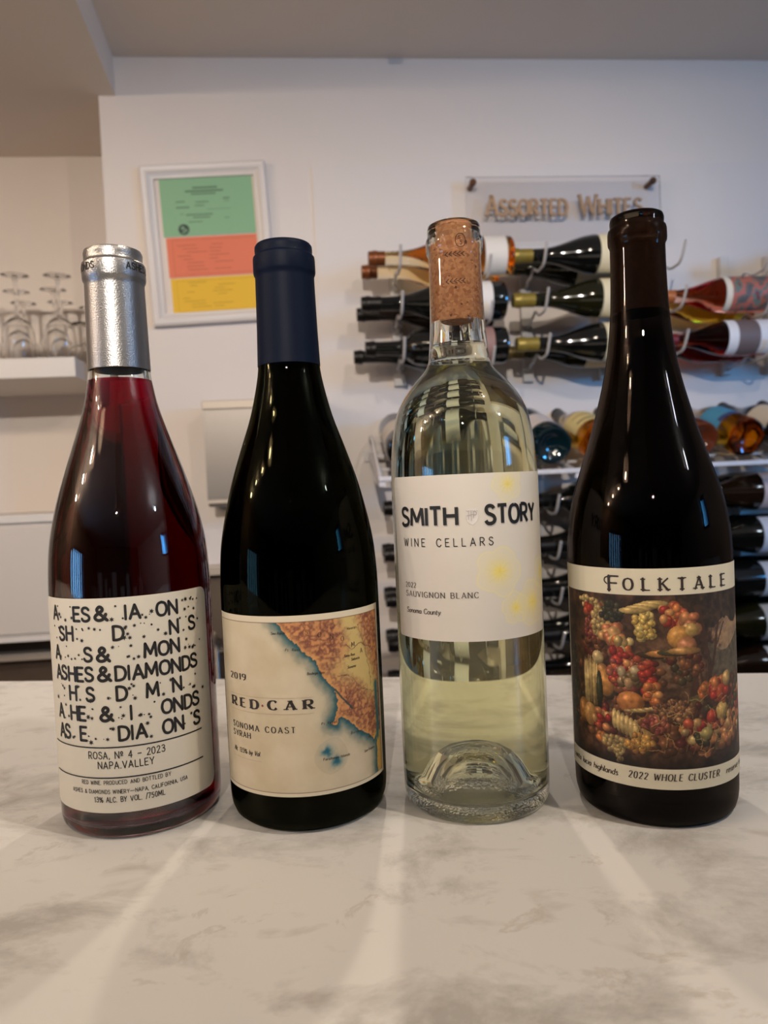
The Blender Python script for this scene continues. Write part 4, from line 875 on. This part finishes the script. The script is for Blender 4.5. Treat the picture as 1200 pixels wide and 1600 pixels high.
# pegs and strips
WIRE = mat('peg_wire', (206, 200, 196), .35, metal=.2)
def peg_rack(s_list, z_list, zb, zt, label, deep=.205):
    for s, kind in s_list:
        t = thing('peg_rack', 'white wall strip with pegs under the %s of %s' % ('necks' if kind == 'n' else 'bodies', label), 'wine rack', mw=WM(s, 0, 0), group='wall peg strips for wine')
        boxes('mounting_strip', [(-.011, .011, -.022, -.0045, zb, zt)], mat('strip_white', (200, 194, 188), .5), t, .0015)
        for z in z_list:
            dz = -.0265 if kind == 'n' else -.0428
            sx = -.008
            P = [(0, -.020, z + dz - .002), (0, -.040, z + dz - .0005), (sx, -.062, z + dz - .0005), (sx, -.085, z + dz + .001), (sx, -.110, z + dz + .012), (sx, -.135, z + dz + .001), (sx, -.158, z + dz - .0005), (sx, -.182, z + dz + .005), (sx, -deep, z + dz + .032 + (.006 if kind == 'n' else 0))]
            tube('peg', spl(P, 3), .0028, WIRE, t, 8)
peg_rack([(.045, 'n'), (.220, 'b')], UZ, .376, .622, 'the upper left bottle column')
peg_rack([(.331, 'n'), (.505, 'b')], UZ, .376, .622, 'the gold-capped bottles')
peg_rack([(.612, 'n'), (.790, 'b')], UZ, .376, .640, 'the floral-label bottles, top row empty')
peg_rack([(.897, 'n'), (1.07, 'b')], UZ, .376, .64, 'the bottles past the right edge')
LZ = [.116, .024, -.068, -.158, -.246]
lo = 'bottles on the lower wall pegs'
ordn = ['top', 'second', 'third', 'fourth', 'bottom']
for ci, (st, cn) in enumerate(((-.014, 'left'), (.277, 'middle'), (.590, 'right'), (.89, 'far right'))):
    for i, z in enumerate(LZ):
        gl = ('black', 'black', 'black', 'black', 'brown')[i] if ci < 2 else ('brown', 'black', 'black', 'olive', 'brown')[i]
        lc = [(196, 176, 170), (204, 206, 214), (200, 200, 206), (190, 184, 174), (206, 202, 198)][i]
        bd = ((-30, 30, 96, 106, (90, 84, 82)),) if (ci == 2 and i == 4) else ()
        sh = 'bordeaux' if (i + ci) % 3 == 1 else 'burgundy'
        lying(st + [0, -.003, -.003, -.003, .004][i], .155, z, sh, gl, NOSE if ci < 2 else None, 'dark bottle in front, %s row of the lower %s peg column' % (ordn[i], cn), lc if ci != 0 else (214, 208, 200), lo, foil_len=56 if i % 2 else 30, lz=(30, 116), lw=100, bands=bd, scale=1.0)
        if ci != 3 and not (ci == 0 and i == 0): lying(st + .001, .065, z, 'burgundy', 'black', NOSE, 'dark bottle at the wall side, %s row of the lower %s peg column' % (ordn[i], cn), None, lo, foil_len=40)
    peg_rack([(st + (.060 if ci == 1 else .077), 'n'), (st + .228, 'b')], LZ, -.31, .15, 'the lower %s bottle column' % cn)

# display tray with bottles pointing at the wall
tr = thing('display_tray', 'white wire display tray holding bottles with their bases outward', 'rack', mw=WM(0, 0, 0))
TW = mat('tray_white', (206, 202, 204), .4)
boxes('front_rail', [(-.03, 1.12, -.262, -.254, .169, .178)], TW, tr, .0015)
for y, z in ((-.15, .196), (-.04, .228)): boxes('cross_rail', [(-.02, 1.12, y - .006, y + .006, z - .006, z)], TW, tr, .0015)
for s in (-.023, .350, .736, 1.10):
    boxes('wall_plate', [(s - .016, s + .016, -.010, -.004, .160 if s > .1 else .215, .240)], mat('plate_white', (198, 194, 192), .5), tr, .001)
    V = [(s + a, y, z) for a in (-.006, .006) for y, z in ((-.258, .169), (-.006, .236), (-.006, .224), (-.258, .159))]
    mesh('bracket', V, [(0, 1, 2, 3), (7, 6, 5, 4), (0, 4, 5, 1), (1, 5, 6, 2), (2, 6, 7, 3), (3, 7, 4, 0)], TW, tr)
    o = lathe('screw', [(0, 0), (.006, 0), (.005, .003), (0, .004)], INK, tr, 12); o.rotation_euler = (radians(90), 0, 0); o.location = (s + .004, -.010, .180 if s > .1 else .226)
tube('end_wire', spl([(-.026, -.258, .176), (-.028, -.20, .215), (-.027, -.10, .262), (-.024, -.02, .262), (-.020, -.008, .235)], 5), .0035, TW, tr)
tube('end_wire', spl([(-.026, -.258, .174), (-.026, -.18, .165), (-.024, -.08, .19), (-.020, -.008, .215)], 5), .0035, TW, tr)
ang = radians(17); za = Dd * cos(ang) + Vector((0, 0, sin(ang))); ya = -(Vector((0, 0, cos(ang))) - Dd * sin(ang))
tb = [(.025, 'black', (200, 190, 180), 'dark bottle with pale label at the left end of the tray', NOSE), (.118, 'teal', (206, 200, 196), 'dark bottle second from the left on the tray, behind the clear bottle', NOSE), (.211, 'olive', CREAM, 'olive bottle with cream label third from the left on the tray', NOSE),
      (.302, 'teal', (214, 206, 206), 'dark teal bottle with white label showing its round base on the tray', NOSE), (.398, 'gold', (220, 200, 140), 'pale olive bottle with yellow label and black capsule on the tray', (22, 18, 16)), (.496, 'black', GREYP, 'dark bottle on the tray hidden behind the amber-necked bottle', NOSE),
      (.594, 'umber', (216, 206, 200), 'copper-brown bottle on the tray just right of the amber-necked bottle', (90, 50, 36)), (.684, 'gold', (78, 150, 190), 'golden wine bottle with bright blue label on the tray', (64, 44, 34)), (.785, 'brown', (220, 208, 190), 'brown bottle with dark capsule at the right edge of the tray', (40, 38, 42)), (.88, 'black', GREYP, 'dark bottle on the tray past the right edge', NOSE), (.98, 'olive', CREAM, 'olive bottle last on the tray', NOSE)]
for i, (s, gl, lc, lb, fo) in enumerate(tb):
    bd = ()
    if i == 4: bd = ((-34, 34, 92, 96, (150, 140, 110)), (-34, 34, 60, 66, (90, 90, 80)))
    if i == 7: bd = ((-36, 36, 44, 60, (60, 70, 120)),)
    bg_bottle(W(s, .262, .222), za, ya, 'burgundy' if i % 3 else 'bordeaux', gl, fo, lb, lc, 'bottles on the display tray', lz=(44, 118), lw=108, bands=bd, scale=.93 if i == 6 else 1.0)
